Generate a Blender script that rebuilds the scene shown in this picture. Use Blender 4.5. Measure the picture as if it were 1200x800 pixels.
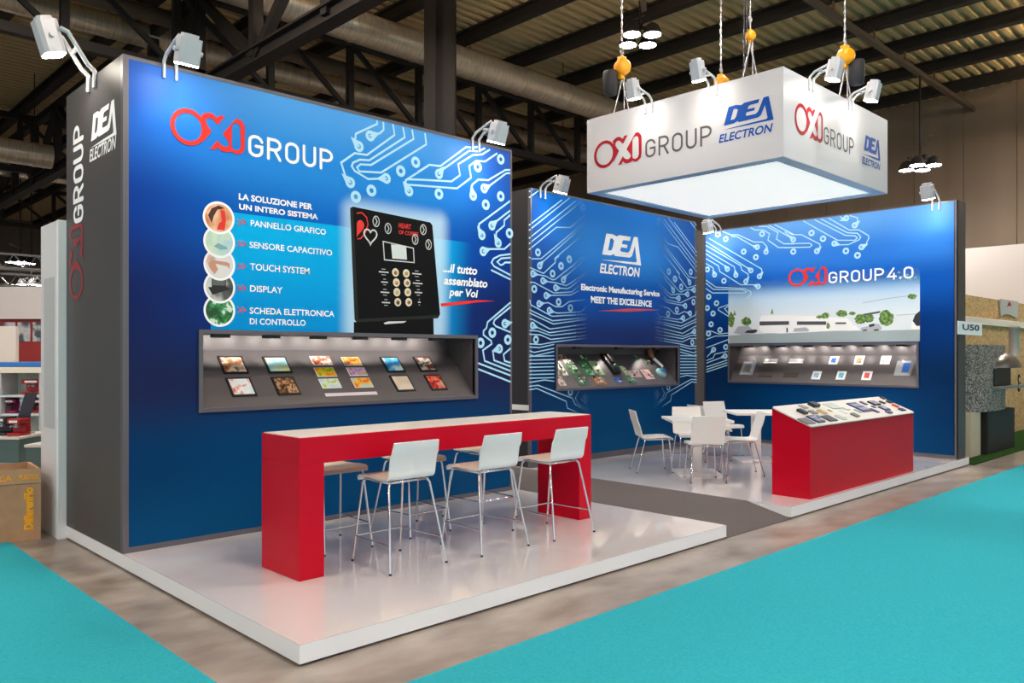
import bpy, bmesh, math, random
from mathutils import Vector, Matrix
from mathutils.geometry import tessellate_polygon

# ------------------------------------------------------------------ scene, camera, light
for _o in list(bpy.data.objects):
    bpy.data.objects.remove(_o)
SC = bpy.context.scene
COL = SC.collection
random.seed(7)
FPX, CX, CY = 938.6, 600.0, 415.0            # focal length in pixels, vertical vanishing line
ANG = math.atan2(965.0, 938.6)               # the stand is seen at about 45.8 degrees
CAM = Vector((-2.231, -3.967, 1.72))
FWD = Vector((math.cos(ANG), math.sin(ANG), 0))
RGT = Vector((math.sin(ANG), -math.cos(ANG), 0))
UPV = Vector((0, 0, 1))

cam_d = bpy.data.cameras.new('camera')
cam = bpy.data.objects.new('camera', cam_d)
COL.objects.link(cam)
cam.location = CAM
cam.rotation_euler = (math.pi / 2, 0, ANG - math.pi / 2)
cam_d.sensor_width = 36.0
cam_d.lens = 36.0 * FPX / 1200.0
cam_d.shift_y = 15.0 / 1200.0
cam_d.clip_end = 300
SC.camera = cam

SC.view_settings.view_transform = 'Standard'
SC.view_settings.look = 'None'
SC.view_settings.gamma = 1.0
SC.view_settings.use_curve_mapping = False
SC.view_settings.exposure = 0.5

WORLD_STRENGTH = 0.62
LAMP_STRENGTH = 150.0        # hall lamps
SPOT_W = 6.5                # stand spotlights
NICHE_W = 3.2
SIGN_GLOW = 0.42

world = bpy.data.worlds.new('hall_air')
SC.world = world
world.use_nodes = True
_bg = world.node_tree.nodes['Background']
_bg.inputs[0].default_value = (0.94, 0.97, 1.0, 1)
_bg.inputs[1].default_value = WORLD_STRENGTH


# ------------------------------------------------------------------ helpers
def lin(c):
    c = c / 255.0
    return c / 12.92 if c <= 0.04045 else ((c + 0.055) / 1.055) ** 2.4


def rgb(r, g, b):
    return (lin(r), lin(g), lin(b), 1.0)


MATS = {}


def mat(name, col=(200, 200, 200), rough=0.5, metal=0.0, emit=0.0, coat=0.0, spec=0.5, alpha=1.0, trans=0.0):
    if name in MATS:
        return MATS[name]
    m = bpy.data.materials.new(name)
    m.use_nodes = True
    b = m.node_tree.nodes['Principled BSDF']
    b.inputs['Base Color'].default_value = rgb(*col)
    b.inputs['Roughness'].default_value = rough
    b.inputs['Metallic'].default_value = metal
    b.inputs['Specular IOR Level'].default_value = spec
    b.inputs['Coat Weight'].default_value = coat
    b.inputs['Alpha'].default_value = alpha
    b.inputs['Transmission Weight'].default_value = trans
    if emit:
        b.inputs['Emission Color'].default_value = rgb(*col)
        b.inputs['Emission Strength'].default_value = emit
    MATS[name] = m
    return m


def node(nt, kind, **kw):
    n = nt.nodes.new(kind)
    for k, v in kw.items():
        setattr(n, k, v)
    return n


def ramp(nt, stops, interp='LINEAR'):
    n = nt.nodes.new('ShaderNodeValToRGB')
    cr = n.color_ramp
    cr.interpolation = interp
    while len(cr.elements) < len(stops):
        cr.elements.new(0.5)
    for e, (p, c) in zip(cr.elements, stops):
        e.position = p
        e.color = rgb(*c)
    return n


def math_n(nt, op, a, b=None, clamp=False):
    n = nt.nodes.new('ShaderNodeMath')
    n.operation = op
    n.use_clamp = clamp
    for i, v in enumerate((a, b)):
        if v is None:
            continue
        if isinstance(v, (int, float)):
            n.inputs[i].default_value = v
        else:
            nt.links.new(v, n.inputs[i])
    return n.outputs[0]


def smooth(nt, x, a, b):
    n = nt.nodes.new('ShaderNodeMapRange')
    n.interpolation_type = 'SMOOTHSTEP'
    nt.links.new(x, n.inputs[0])
    n.inputs[1].default_value = a
    n.inputs[2].default_value = b
    return n.outputs[0]


def mixc(nt, f, a, b):
    n = nt.nodes.new('ShaderNodeMix')
    n.data_type = 'RGBA'
    if isinstance(f, (int, float)):
        n.inputs[0].default_value = f
    else:
        nt.links.new(f, n.inputs[0])
    for i, v in ((6, a), (7, b)):
        if isinstance(v, tuple):
            n.inputs[i].default_value = v
        else:
            nt.links.new(v, n.inputs[i])
    return n.outputs[2]


def noisy(name, stops, scale=4.0, detail=6, rough=0.5, bump=0.0, stretch=(1, 1, 1), metal=0, coord='Object', kind='noise', interp='LINEAR', spec=0.5, rr=None):
    """a surface whose own colour varies with a noise pattern"""
    if name in MATS:
        return MATS[name]
    m = mat(name, stops[0][1], rough, metal, spec=spec)
    nt = m.node_tree
    b = nt.nodes['Principled BSDF']
    tc = node(nt, 'ShaderNodeTexCoord')
    mp = node(nt, 'ShaderNodeMapping')
    mp.inputs['Scale'].default_value = stretch
    nt.links.new(tc.outputs[coord], mp.inputs[0])
    if kind == 'noise':
        t = node(nt, 'ShaderNodeTexNoise')
        t.inputs['Detail'].default_value = detail
        out = t.outputs[0]
    else:
        t = node(nt, 'ShaderNodeTexVoronoi')
        out = t.outputs['Color'] if kind == 'cells' else t.outputs['Distance']
    t.inputs['Scale'].default_value = scale
    nt.links.new(mp.outputs[0], t.inputs['Vector'])
    if kind == 'cells':
        sx = node(nt, 'ShaderNodeSeparateColor')
        nt.links.new(out, sx.inputs[0])
        out = sx.outputs[0]
    r = ramp(nt, stops, interp)
    nt.links.new(out, r.inputs[0])
    nt.links.new(r.outputs[0], b.inputs['Base Color'])
    if rr:
        q = nt.nodes.new('ShaderNodeMapRange')
        nt.links.new(out, q.inputs[0])
        q.inputs[1].default_value, q.inputs[2].default_value = 0.35, 0.65
        q.inputs[3].default_value, q.inputs[4].default_value = rr
        nt.links.new(q.outputs[0], b.inputs['Roughness'])
    if bump:
        bp = node(nt, 'ShaderNodeBump')
        bp.inputs['Strength'].default_value = bump
        bp.inputs['Distance'].default_value = 0.01
        nt.links.new(out, bp.inputs['Height'])
        nt.links.new(bp.outputs[0], b.inputs['Normal'])
    return m


class MB:
    """collects simple shapes and links them as ONE mesh object"""

    def __init__(self):
        self.v, self.f, self.mi, self.sm = [], [], [], []
        self.cur = 0

    def poly(self, pts, smooth=False):
        n = len(self.v)
        self.v += [tuple(p) for p in pts]
        self.f.append(tuple(range(n, n + len(pts))))
        self.mi.append(self.cur)
        self.sm.append(smooth)

    def raw(self, verts, faces, smooth=False):
        n = len(self.v)
        self.v += [tuple(p) for p in verts]
        for f in faces:
            self.f.append(tuple(n + i for i in f))
            self.mi.append(self.cur)
            self.sm.append(smooth)

    def box(self, a, b, bev=0.0, M=None):
        x0, y0, z0 = (min(a[i], b[i]) for i in range(3))
        x1, y1, z1 = (max(a[i], b[i]) for i in range(3))
        if bev:
            bm = bmesh.new()
            bmesh.ops.create_cube(bm, size=1)
            for v in bm.verts:
                v.co = Vector(((x0 + x1) / 2 + v.co.x * (x1 - x0), (y0 + y1) / 2 + v.co.y * (y1 - y0), (z0 + z1) / 2 + v.co.z * (z1 - z0)))
            bmesh.ops.bevel(bm, geom=list(bm.edges), offset=bev, segments=2, affect='EDGES', profile=0.5)
            self.bm(bm, M)
            return
        vs = [(x, y, z) for z in (z0, z1) for y in (y0, y1) for x in (x0, x1)]
        if M:
            vs = [M @ Vector(p) for p in vs]
        self.raw(vs, [(0, 2, 3, 1), (4, 5, 7, 6), (0, 1, 5, 4), (2, 6, 7, 3), (0, 4, 6, 2), (1, 3, 7, 5)])

    def bm(self, bm, M=None, smooth=False, keep=False):
        if keep:
            k0 = len(self.f)
            idx = [f.material_index for f in bm.faces]
            self.bm(bm, M, smooth)
            self.mi[k0:] = idx
            return
        bm.verts.ensure_lookup_table()
        bm.verts.index_update()
        self.raw([(M @ v.co) if M else v.co.copy() for v in bm.verts], [[v.index for v in f.verts] for f in bm.faces], smooth)
        bm.free()

    def tube(self, pts, r, n=10, caps=True, closed=False):
        pts = [Vector(p) for p in pts]
        rs = r if isinstance(r, (list, tuple)) else [r] * len(pts)
        rings = []
        ref = None
        m = len(pts)
        for i, p in enumerate(pts):
            if closed:
                t = (pts[(i + 1) % m] - pts[i - 1]).normalized()
            elif i == 0:
                t = (pts[1] - pts[0]).normalized()
            elif i == m - 1:
                t = (pts[-1] - pts[-2]).normalized()
            else:
                t = ((pts[i + 1] - p).normalized() + (p - pts[i - 1]).normalized()).normalized()
            if ref is None:
                ref = t.orthogonal().normalized()
            ref = (ref - t * ref.dot(t)).normalized()
            bi = t.cross(ref)
            k = 1.0
            if not closed and 0 < i < m - 1:
                c = max(0.35, (pts[i + 1] - p).normalized().dot(t))
                k = 1.0 / c if c < 0.999 else 1.0
                k = min(k, 1.3)
            rings.append([p + (ref * math.cos(a) + bi * math.sin(a)) * rs[i] for a in [2 * math.pi * j / n for j in range(n)]])
        vs = [q for ring in rings for q in ring]
        fs = []
        segs = m if closed else m - 1
        for i in range(segs):
            i2 = (i + 1) % m
            for j in range(n):
                fs.append((i * n + j, i * n + (j + 1) % n, i2 * n + (j + 1) % n, i2 * n + j))
        self.raw(vs, fs, True)
        if caps and not closed:
            self.poly(list(reversed(rings[0])))
            self.poly(rings[-1])

    def lathe(self, prof, c=(0, 0, 0), n=20, M=None, smooth=True):
        vs, fs = [], []
        for (r, z) in prof:
            for j in range(n):
                a = 2 * math.pi * j / n
                p = Vector((c[0] + r * math.cos(a), c[1] + r * math.sin(a), c[2] + z))
                vs.append(M @ p if M else p)
        for i in range(len(prof) - 1):
            for j in range(n):
                fs.append((i * n + j, i * n + (j + 1) % n, (i + 1) * n + (j + 1) % n, (i + 1) * n + j))
        self.raw(vs, fs, smooth)
        L = len(prof) - 1
        self.poly([vs[j] for j in reversed(range(n))])
        self.poly([vs[L * n + j] for j in range(n)])

    def prism(self, base, vec):
        """extrude the polygon base (3-D points) along vec"""
        base = [Vector(p) for p in base]
        vec = Vector(vec)
        top = [p + vec for p in base]
        n = len(base)
        self.poly(list(reversed(base)))
        self.poly(top)
        for i in range(n):
            j = (i + 1) % n
            self.poly([base[i], base[j], top[j], top[i]])

    def beam(self, a, b, w, h):
        """rectangular bar from a to b, w across, h high"""
        a, b = Vector(a), Vector(b)
        t = (b - a).normalized()
        s = t.cross(UPV)
        s = s.normalized() if s.length > 1e-4 else Vector((1, 0, 0))
        u = s.cross(t).normalized()
        q = [(-w / 2, -h / 2), (w / 2, -h / 2), (w / 2, h / 2), (-w / 2, h / 2)]
        self.prism([a + s * i + u * j for i, j in q], b - a)

    def build(self, name, mats, parent=None, loc=None, uv=None, M=None):
        me = bpy.data.meshes.new(name)
        me.from_pydata(self.v, [], self.f)
        if not isinstance(mats, (list, tuple)):
            mats = [mats]
        for m in mats:
            me.materials.append(m)
        for p, i, s in zip(me.polygons, self.mi, self.sm):
            p.material_index = i
            p.use_smooth = s
        if uv:
            l = me.uv_layers.new(name='metres')
            for lp in me.loops:
                co = me.vertices[lp.vertex_index].co
                l.data[lp.index].uv = uv(co)
        me.update()
        o = bpy.data.objects.new(name, me)
        COL.objects.link(o)
        if parent:
            o.parent = parent
        if loc is not None:
            o.location = loc
        if M is not None:
            o.matrix_local = M
        return o


def tag(o, label=None, cat=None, group=None, kind=None):
    if label:
        o['label'] = label
    if cat:
        o['category'] = cat
    if group:
        o['group'] = group
    if kind:
        o['kind'] = kind
    return o


def thing(name, label, cat, loc=(0, 0, 0), rz=0.0, group=None):
    o = bpy.data.objects.new(name, None)
    o.empty_display_size = 0.1
    COL.objects.link(o)
    o.location = loc
    o.rotation_euler = (0, 0, rz)
    return tag(o, label, cat, group)


def copy_tree(o, parent=None):
    c = o.copy()
    COL.objects.link(c)
    if parent:
        c.parent = parent
    for ch in [x for x in bpy.data.objects if x.parent == o]:
        copy_tree(ch, c)
    return c


def dup(o, label, loc, rz=0.0, group=None):
    c = copy_tree(o)
    c.location = loc
    c.rotation_euler = (0, 0, rz)
    c['label'] = label
    if group:
        c['group'] = group
    return c


class Plane:
    """a flat surface of the place: U runs to the reader's right, V up, N towards the reader"""

    def __init__(self, o, u, v):
        self.o, self.u, self.v = Vector(o), Vector(u).normalized(), Vector(v).normalized()
        self.n = self.u.cross(self.v).normalized()

    def to3(self, u, v, off=0.0):
        return self.o + self.u * u + self.v * v + self.n * off

    def px(self, x, y):
        """where the photograph's pixel x, y falls on this surface, in metres"""
        d = FWD + RGT * ((x - CX) / FPX) + UPV * ((CY - y) / FPX)
        t = (self.o - CAM).dot(self.n) / d.dot(self.n)
        p = CAM + d * t - self.o
        return Vector((p.dot(self.u), p.dot(self.v)))

    def crop(self, x0, y0, s):
        return lambda q: self.px(x0 + q[0] / s, y0 + q[1] / s)


def on_z(x, y, z):
    d = FWD + RGT * ((x - CX) / FPX) + UPV * ((CY - y) / FPX)
    return CAM + d * ((z - CAM.z) / d.z)


class Print:
    """flat printed or cut-out shapes lying on one Plane"""

    def __init__(self, plane, off=0.002, thick=0.0):
        self.p, self.base, self.mb = plane, off, MB()
        self.thick = thick
        self.k = 0

    @property
    def off(self):
        return self.base + self.k * 2e-5

    @off.setter
    def off(self, v):
        self.base, self.k = v, 0

    def fill(self, outer, holes=()):
        self.k += 1
        loops = [[Vector((a[0], a[1], 0)) for a in outer]] + [[Vector((a[0], a[1], 0)) for a in h] for h in holes]
        flat = [p for l in loops for p in l]
        tris = tessellate_polygon(loops)
        pts = [self.p.to3(p.x, p.y, self.off) for p in flat]
        fs = []
        for t in tris:
            a, b, c = (pts[i] for i in t)
            if (b - a).cross(c - a).dot(self.p.n) < 0:
                t = (t[0], t[2], t[1])
            fs.append(t)
        self.mb.raw(pts, fs)
        if self.thick:
            k = 0
            for l in loops:
                n = len(l)
                for i in range(n):
                    a, b = l[i], l[(i + 1) % n]
                    self.mb.poly([self.p.to3(a.x, a.y, self.off), self.p.to3(b.x, b.y, self.off),
                                  self.p.to3(b.x, b.y, self.off - self.thick), self.p.to3(a.x, a.y, self.off - self.thick)])

    def rect(self, u0, v0, u1, v1):
        self.k += 1
        self.mb.poly([self.p.to3(u, v, self.off) for u, v in ((u0, v0), (u1, v0), (u1, v1), (u0, v1))])

    def disc(self, c, r, n=24, ry=None):
        self.k += 1
        ry = ry or r
        self.mb.poly([self.p.to3(c[0] + r * math.cos(2 * math.pi * i / n), c[1] + ry * math.sin(2 * math.pi * i / n), self.off) for i in range(n)])

    def ring(self, c, r0, r1, n=20):
        self.k += 1
        for i in range(n):
            a, b = 2 * math.pi * i / n, 2 * math.pi * (i + 1) / n
            self.mb.poly([self.p.to3(c[0] + r * math.cos(t), c[1] + r * math.sin(t), self.off) for r, t in ((r1, a), (r1, b), (r0, b), (r0, a))])

    def line(self, pts, w, round_=False):
        self.k += 1
        pts = [Vector(p[:2]) for p in pts]
        q = [pts[0]]
        for p in pts[1:]:
            if (p - q[-1]).length > 1e-5:
                q.append(p)
        pts = q
        if len(pts) < 2:
            return
        h = w / 2
        L, R = [], []
        for i, p in enumerate(pts):
            if i == 0:
                d = (pts[1] - p).normalized()
                nrm = Vector((-d.y, d.x))
                k = 1
            elif i == len(pts) - 1:
                d = (p - pts[-2]).normalized()
                nrm = Vector((-d.y, d.x))
                k = 1
            else:
                d0, d1 = (p - pts[i - 1]).normalized(), (pts[i + 1] - p).normalized()
                t = d0 + d1
                t = t.normalized() if t.length > 1e-4 else d0
                nrm = Vector((-t.y, t.x))
                k = 1 / max(0.5, nrm.dot(Vector((-d0.y, d0.x))))
            L.append(p + nrm * h * k)
            R.append(p - nrm * h * k)
        for i in range(len(pts) - 1):
            self.mb.poly([self.p.to3(a.x, a.y, self.off) for a in (R[i], R[i + 1], L[i + 1], L[i])])
        if round_:
            for p in (pts[0], pts[-1]):
                self.disc(p, h, 10)

    def pad(self, c, r, hole=0.42):
        self.ring(c, r * hole, r)

    def mesh2d(self, verts, faces):
        self.mb.raw([self.p.to3(a[0], a[1], self.off) for a in verts], faces)

    def build(self, name, m, parent):
        o = self.mb.build(name, m, None)
        if parent:
            o.parent = parent
            o.location = -Vector(parent.location)
        return o


_TXT = {}


def text2d(s, bold=0.0, shear=0.0, spacing=1.0):
    """outline of a word in Blender's built-in lettering, scaled to a unit box (x 0..1, baseline 0, cap height 1)"""
    key = (s, bold, shear, spacing)
    if key in _TXT:
        return _TXT[key]
    cu = bpy.data.curves.new('lettering', 'FONT')
    cu.body = s
    cu.offset = bold
    cu.shear = shear
    cu.space_character = spacing
    cu.resolution_u = 3
    o = bpy.data.objects.new('lettering', cu)
    COL.objects.link(o)
    bpy.context.view_layer.update()
    me = bpy.data.meshes.new_from_object(o.evaluated_get(bpy.context.evaluated_depsgraph_get()))
    vs = [v.co.copy() for v in me.vertices]
    fs = [tuple(p.vertices) for p in me.polygons]
    bpy.data.objects.remove(o)
    bpy.data.curves.remove(cu)
    bpy.data.meshes.remove(me)
    x0, x1 = min(v.x for v in vs), max(v.x for v in vs)
    H = 0.729  # cap height of the built-in face
    fixed = []
    for f in fs:
        a, b, c = vs[f[0]], vs[f[1]], vs[f[2]]
        ar = sum(vs[f[i]].x * vs[f[(i + 1) % len(f)]].y - vs[f[(i + 1) % len(f)]].x * vs[f[i]].y for i in range(len(f)))
        fixed.append(f if ar > 0 else tuple(reversed(f)))
    _TXT[key] = ([((v.x - x0) / (x1 - x0), v.y / H) for v in vs], fixed)
    return _TXT[key]


def put_text(pr, s, u0, v0, u1, v1, bold=0.02, shear=0.0, slant=0.0, rot90=False, spacing=1.0):
    vs, fs = text2d(s, bold, shear, spacing)
    out = []
    for x, y in vs:
        if rot90:
            out.append((u1 - y * (u1 - u0), v0 + x * (v1 - v0)))
        else:
            out.append((u0 + x * (u1 - u0), v0 + y * (v1 - v0) + slant * x))
    pr.mesh2d(out, fs)


def text_px(pr, s, lb, rb, lt, **kw):
    """lettering whose left baseline, right baseline and left cap line are read off the photograph"""
    a, b, c = pr.p.px(*lb), pr.p.px(*rb), pr.p.px(*lt)
    v0 = (a.y + b.y) / 2
    put_text(pr, s, a.x, v0, b.x, v0 + (c.y - a.y), **kw)


def arc(cx, cy, r, a0, a1, n=5, ry=None):
    ry = ry or r
    return [(cx + r * math.cos(math.radians(a0 + (a1 - a0) * i / n)), cy + ry * math.sin(math.radians(a0 + (a1 - a0) * i / n))) for i in range(n + 1)]


# rounded single-stroke capitals, cell 0.58 wide, 1 high
GLY = {
    'G': [arc(.29, .71, .27, 10, 180, 6) + arc(.29, .29, .27, 180, 360, 6) + [(.56, .5), (.3, .5)]],
    'R': [[(.03, 0), (.03, 1), (.3, 1)] + arc(.3, .74, .26, 80, -90, 6) + [(.03, .48)], [(.3, .48), (.55, 0)]],
    'O': [arc(.29, .71, .27, 0, 180, 7) + arc(.29, .29, .27, 180, 360, 7) + [(.56, .71)]],
    'U': [[(.03, 1)] + arc(.29, .28, .26, 180, 360, 7) + [(.55, 1)]],
    'P': [[(.03, 0), (.03, 1), (.3, 1)] + arc(.3, .72, .27, 80, -90, 6) + [(.03, .45)]],
    '4': [[(.42, 1), (.03, .24), (.58, .24)], [(.44, .5), (.44, 0)]],
    '.': [[(.05, 0.02), (.05, .1)]],
    '0': [arc(.29, .71, .27, 0, 180, 7) + arc(.29, .29, .27, 180, 360, 7) + [(.56, .71)]],
}
ADV = {'.': .3, ' ': .32}


def put_strokes(pr, s, u0, v0, u1, v1, w=.13, rot90=False):
    tot = sum(ADV.get(c, .82) for c in s) - (.82 - .6)
    x = 0.0
    sx = (u1 - u0) / tot if not rot90 else (v1 - v0) / tot
    sy = (v1 - v0) if not rot90 else (u1 - u0)
    for c in s:
        for st in GLY.get(c, []):
            h = w / 2
            st = [(min(max(a, .03), .58), h + b * (1 - w)) for a, b in st]
            if rot90:
                pts = [(u1 - b * sy, v0 + (x + a) * sx) for a, b in st]
            else:
                pts = [(u0 + (x + a) * sx, v0 + b * sy) for a, b in st]
            pr.line(pts, w * abs(sy) * .95, True)
        x += ADV.get(c, .82)


# ------------------------------------------------------------------ dimensions of the stand
P = 0.125                                     # platform height
Y1, Y2, X3 = 2.787, 3.9, 11.05                # printed faces of the three walls
W1R = 4.335                                   # right end of the left wall
T1, T2, T3 = 4.12, 4.055, 4.06                # wall tops
WALL1 = Plane((0, Y1, 0), (1, 0, 0), (0, 0, 1))
WALL2 = Plane((0, Y2, 0), (1, 0, 0), (0, 0, 1))
WALL3 = Plane((X3, 0, 0), (0, -1, 0), (0, 0, 1))
SIDE1 = Plane((0, 0, 0), (0, -1, 0), (0, 0, 1))
SGX, SGY = 5.68, 0.077
SIGNL = Plane((SGX, 0, 0), (0, -1, 0), (0, 0, 1))
SIGNR = Plane((0, SGY, 0), (1, 0, 0), (0, 0, 1))

# ------------------------------------------------------------------ materials
M_white = mat('white_laminate_edge', (238, 241, 246), 0.3)
M_deck = noisy('white_gloss_platform', [(0.35, (216, 210, 210)), (0.65, (222, 218, 219))], 1.2, 3, 0.05, spec=1.0)
M_deck.node_tree.nodes['Principled BSDF'].inputs['Coat Weight'].default_value = 0.6
M_deck.node_tree.nodes['Principled BSDF'].inputs['Coat Roughness'].default_value = 0.02
M_dark = mat('anthracite_panel', (68, 66, 68), 0.45)
M_frame = mat('grey_aluminium_profile', (98, 96, 104), 0.4, 0.3)
M_black = mat('black_plastic', (22, 22, 24), 0.4)
M_red = mat('red_lacquer', (188, 0, 34), 0.38, spec=.2)
M_counter = mat('cream_counter_top', (232, 226, 216), 0.3)
M_chrome = mat('chrome_tube', (222, 222, 226), 0.12, 1.0)
M_shell = mat('white_chair_shell', (230, 232, 234), 0.38)
M_shell2 = mat('ivory_chair_shell', (234, 233, 230), 0.38)
M_print_white = mat('white_print', (250, 252, 255), 0.5, spec=0.2)
M_print_red = mat('red_print', (236, 48, 40), 0.45, spec=0.2)
M_print_dred = mat('crimson_print', (160, 8, 30), 0.5, spec=.15)
M_print_grey = mat('grey_print', (88, 86, 88), 0.5, spec=.15)
M_print_blue = mat('blue_print', (0, 72, 158), 0.5, spec=.15)
M_trace = mat('pale_blue_print', (176, 226, 252), 0.5, spec=0.15)
M_lens = mat('lit_lamp_lens', (255, 244, 226), 0.3, emit=40.0)
M_lampgrey = mat('grey_lamp_housing', (196, 198, 204), 0.35, 0.2)
M_teal = noisy('teal_carpet', [(0.3, (36, 150, 166)), (0.7, (50, 162, 178))], 60, 8, 0.95, 0.25, spec=0.1)
M_tealw = M_teal
M_greycarpet = noisy('grey_carpet', [(0.3, (88, 83, 84)), (0.7, (98, 92, 92))], 70, 8, 0.95, 0.25, spec=0.1)
M_concrete = noisy('polished_concrete', [(0.25, (108, 96, 86)), (0.44, (138, 128, 119)), (0.56, (152, 143, 135)), (0.75, (170, 162, 154))], 1.9, 14, 0.3, 0.0, stretch=(1, 1.8, 1))
M_roof = mat('khaki_roof_sheet', (190, 168, 126), 0.6)
M_steel = mat('dark_painted_steel', (42, 39, 38), 0.6, spec=.3)
M_steel2 = mat('brown_painted_pipe', (96, 82, 68), 0.55)
M_duct = noisy('galvanised_duct', [(0.3, (176, 166, 148)), (0.7, (214, 204, 186))], 3, 4, 0.3, metal=0.5, stretch=(8, 1, 1))
M_yellow = mat('yellow_hoist_paint', (236, 160, 12), 0.4)
M_chain = mat('steel_chain', (176, 176, 180), 0.3, 0.8)
M_card = noisy('corrugated_cardboard', [(0.3, (172, 134, 102)), (0.7, (186, 148, 114))], 8, 5, 0.85)
M_tan = mat('cardboard_print_yellow', (250, 172, 0), 0.6)


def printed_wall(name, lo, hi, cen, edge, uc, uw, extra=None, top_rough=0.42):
    """matt print, lamplight on the wall tops worked into its colours: two vertical colour runs blended from the middle to the sides; uv in metres"""
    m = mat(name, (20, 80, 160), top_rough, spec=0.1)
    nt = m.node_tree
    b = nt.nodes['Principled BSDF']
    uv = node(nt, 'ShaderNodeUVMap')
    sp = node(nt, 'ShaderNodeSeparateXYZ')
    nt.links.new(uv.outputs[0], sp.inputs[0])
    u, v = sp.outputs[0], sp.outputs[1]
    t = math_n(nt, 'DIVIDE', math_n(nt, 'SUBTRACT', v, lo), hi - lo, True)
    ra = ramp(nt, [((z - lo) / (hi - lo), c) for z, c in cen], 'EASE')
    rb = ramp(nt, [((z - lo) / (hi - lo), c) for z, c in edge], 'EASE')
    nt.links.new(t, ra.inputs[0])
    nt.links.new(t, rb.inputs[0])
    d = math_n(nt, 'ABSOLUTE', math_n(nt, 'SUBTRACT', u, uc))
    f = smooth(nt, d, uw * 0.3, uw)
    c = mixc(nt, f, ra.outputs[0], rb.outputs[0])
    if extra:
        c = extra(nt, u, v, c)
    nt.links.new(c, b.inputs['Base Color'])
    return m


def extra1(nt, u, v, c):
    # the cyan text box with its soft right-hand end, and the white halo printed round the machine
    a = WALL1.px(247, 300).x
    top = WALL1.px(274, 248.8).y
    r0, r1 = WALL1.px(512, 300).x, WALL1.px(556, 300).x
    m1 = math_n(nt, 'GREATER_THAN', u, a)
    m2 = math_n(nt, 'LESS_THAN', v, top)
    m4 = math_n(nt, 'GREATER_THAN', v, 1.9)
    m3 = math_n(nt, 'SUBTRACT', 1.0, smooth(nt, u, r0, r1))
    m = math_n(nt, 'MULTIPLY', math_n(nt, 'MULTIPLY', math_n(nt, 'MULTIPLY', m1, m2), m3), m4)
    rr = ramp(nt, [(0.0, (0, 146, 220)), (1.0, (0, 178, 240))])
    nt.links.new(smooth(nt, v, 1.9, top), rr.inputs[0])
    c = mixc(nt, m, c, rr.outputs[0])
    ul, ur = WALL1.px(414, 300).x, WALL1.px(514, 300).x
    vt = WALL1.px(430, 250).y
    uc, uh = (ul + ur) / 2, (ur - ul) / 2
    vb = 1.8
    vc, vh = (vt + vb) / 2, (vt - vb) / 2
    dx = math_n(nt, 'MAXIMUM', math_n(nt, 'SUBTRACT', math_n(nt, 'ABSOLUTE', math_n(nt, 'SUBTRACT', u, uc)), uh), 0.0)
    dy = math_n(nt, 'MAXIMUM', math_n(nt, 'SUBTRACT', math_n(nt, 'ABSOLUTE', math_n(nt, 'SUBTRACT', v, vc)), vh), 0.0)
    dist = math_n(nt, 'SQRT', math_n(nt, 'ADD', math_n(nt, 'MULTIPLY', dx, dx), math_n(nt, 'MULTIPLY', dy, dy)))
    g = math_n(nt, 'SUBTRACT', 1.0, smooth(nt, dist, 0.0, 0.2))
    m4b = math_n(nt, 'GREATER_THAN', v, 1.9)
    g = math_n(nt, 'MULTIPLY', math_n(nt, 'MULTIPLY', g, 0.75), m4b)
    return mixc(nt, g, c, rgb(200, 232, 250))


M_wall1 = printed_wall('blue_print_with_lamplight_left', 0.125, 4.12,  # upper stops hold the print's blue plus the lamps' light painted in
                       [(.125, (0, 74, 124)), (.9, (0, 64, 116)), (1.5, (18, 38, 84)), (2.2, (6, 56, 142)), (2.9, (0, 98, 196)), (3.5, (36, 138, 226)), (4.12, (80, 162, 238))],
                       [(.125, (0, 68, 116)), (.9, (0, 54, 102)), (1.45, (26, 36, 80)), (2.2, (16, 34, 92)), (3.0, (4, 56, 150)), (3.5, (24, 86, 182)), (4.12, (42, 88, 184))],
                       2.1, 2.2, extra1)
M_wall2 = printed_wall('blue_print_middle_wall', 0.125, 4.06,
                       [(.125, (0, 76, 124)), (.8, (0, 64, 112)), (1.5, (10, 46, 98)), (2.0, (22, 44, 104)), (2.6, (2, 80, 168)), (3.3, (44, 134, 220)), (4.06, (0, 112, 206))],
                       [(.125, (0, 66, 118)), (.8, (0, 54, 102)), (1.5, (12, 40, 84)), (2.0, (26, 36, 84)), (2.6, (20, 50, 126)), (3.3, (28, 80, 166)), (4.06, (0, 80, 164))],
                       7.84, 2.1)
M_wall3 = printed_wall('blue_print_with_lamplight_right', 0.125, 4.07,  # pale top mixes the printed gradient with painted lamplight
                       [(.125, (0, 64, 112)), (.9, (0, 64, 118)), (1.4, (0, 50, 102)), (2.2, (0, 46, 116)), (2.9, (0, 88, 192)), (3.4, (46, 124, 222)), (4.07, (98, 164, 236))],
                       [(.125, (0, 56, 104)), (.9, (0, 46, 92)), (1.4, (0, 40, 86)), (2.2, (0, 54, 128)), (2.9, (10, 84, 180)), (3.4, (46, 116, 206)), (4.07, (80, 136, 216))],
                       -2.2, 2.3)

# ------------------------------------------------------------------ hall structure
g = MB()
g.box((-40, -40, -0.3), (60, 60, 0))
tag(g.build('floor', M_concrete), 'brown grey polished concrete hall floor between the carpets', 'floor', kind='structure')

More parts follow.
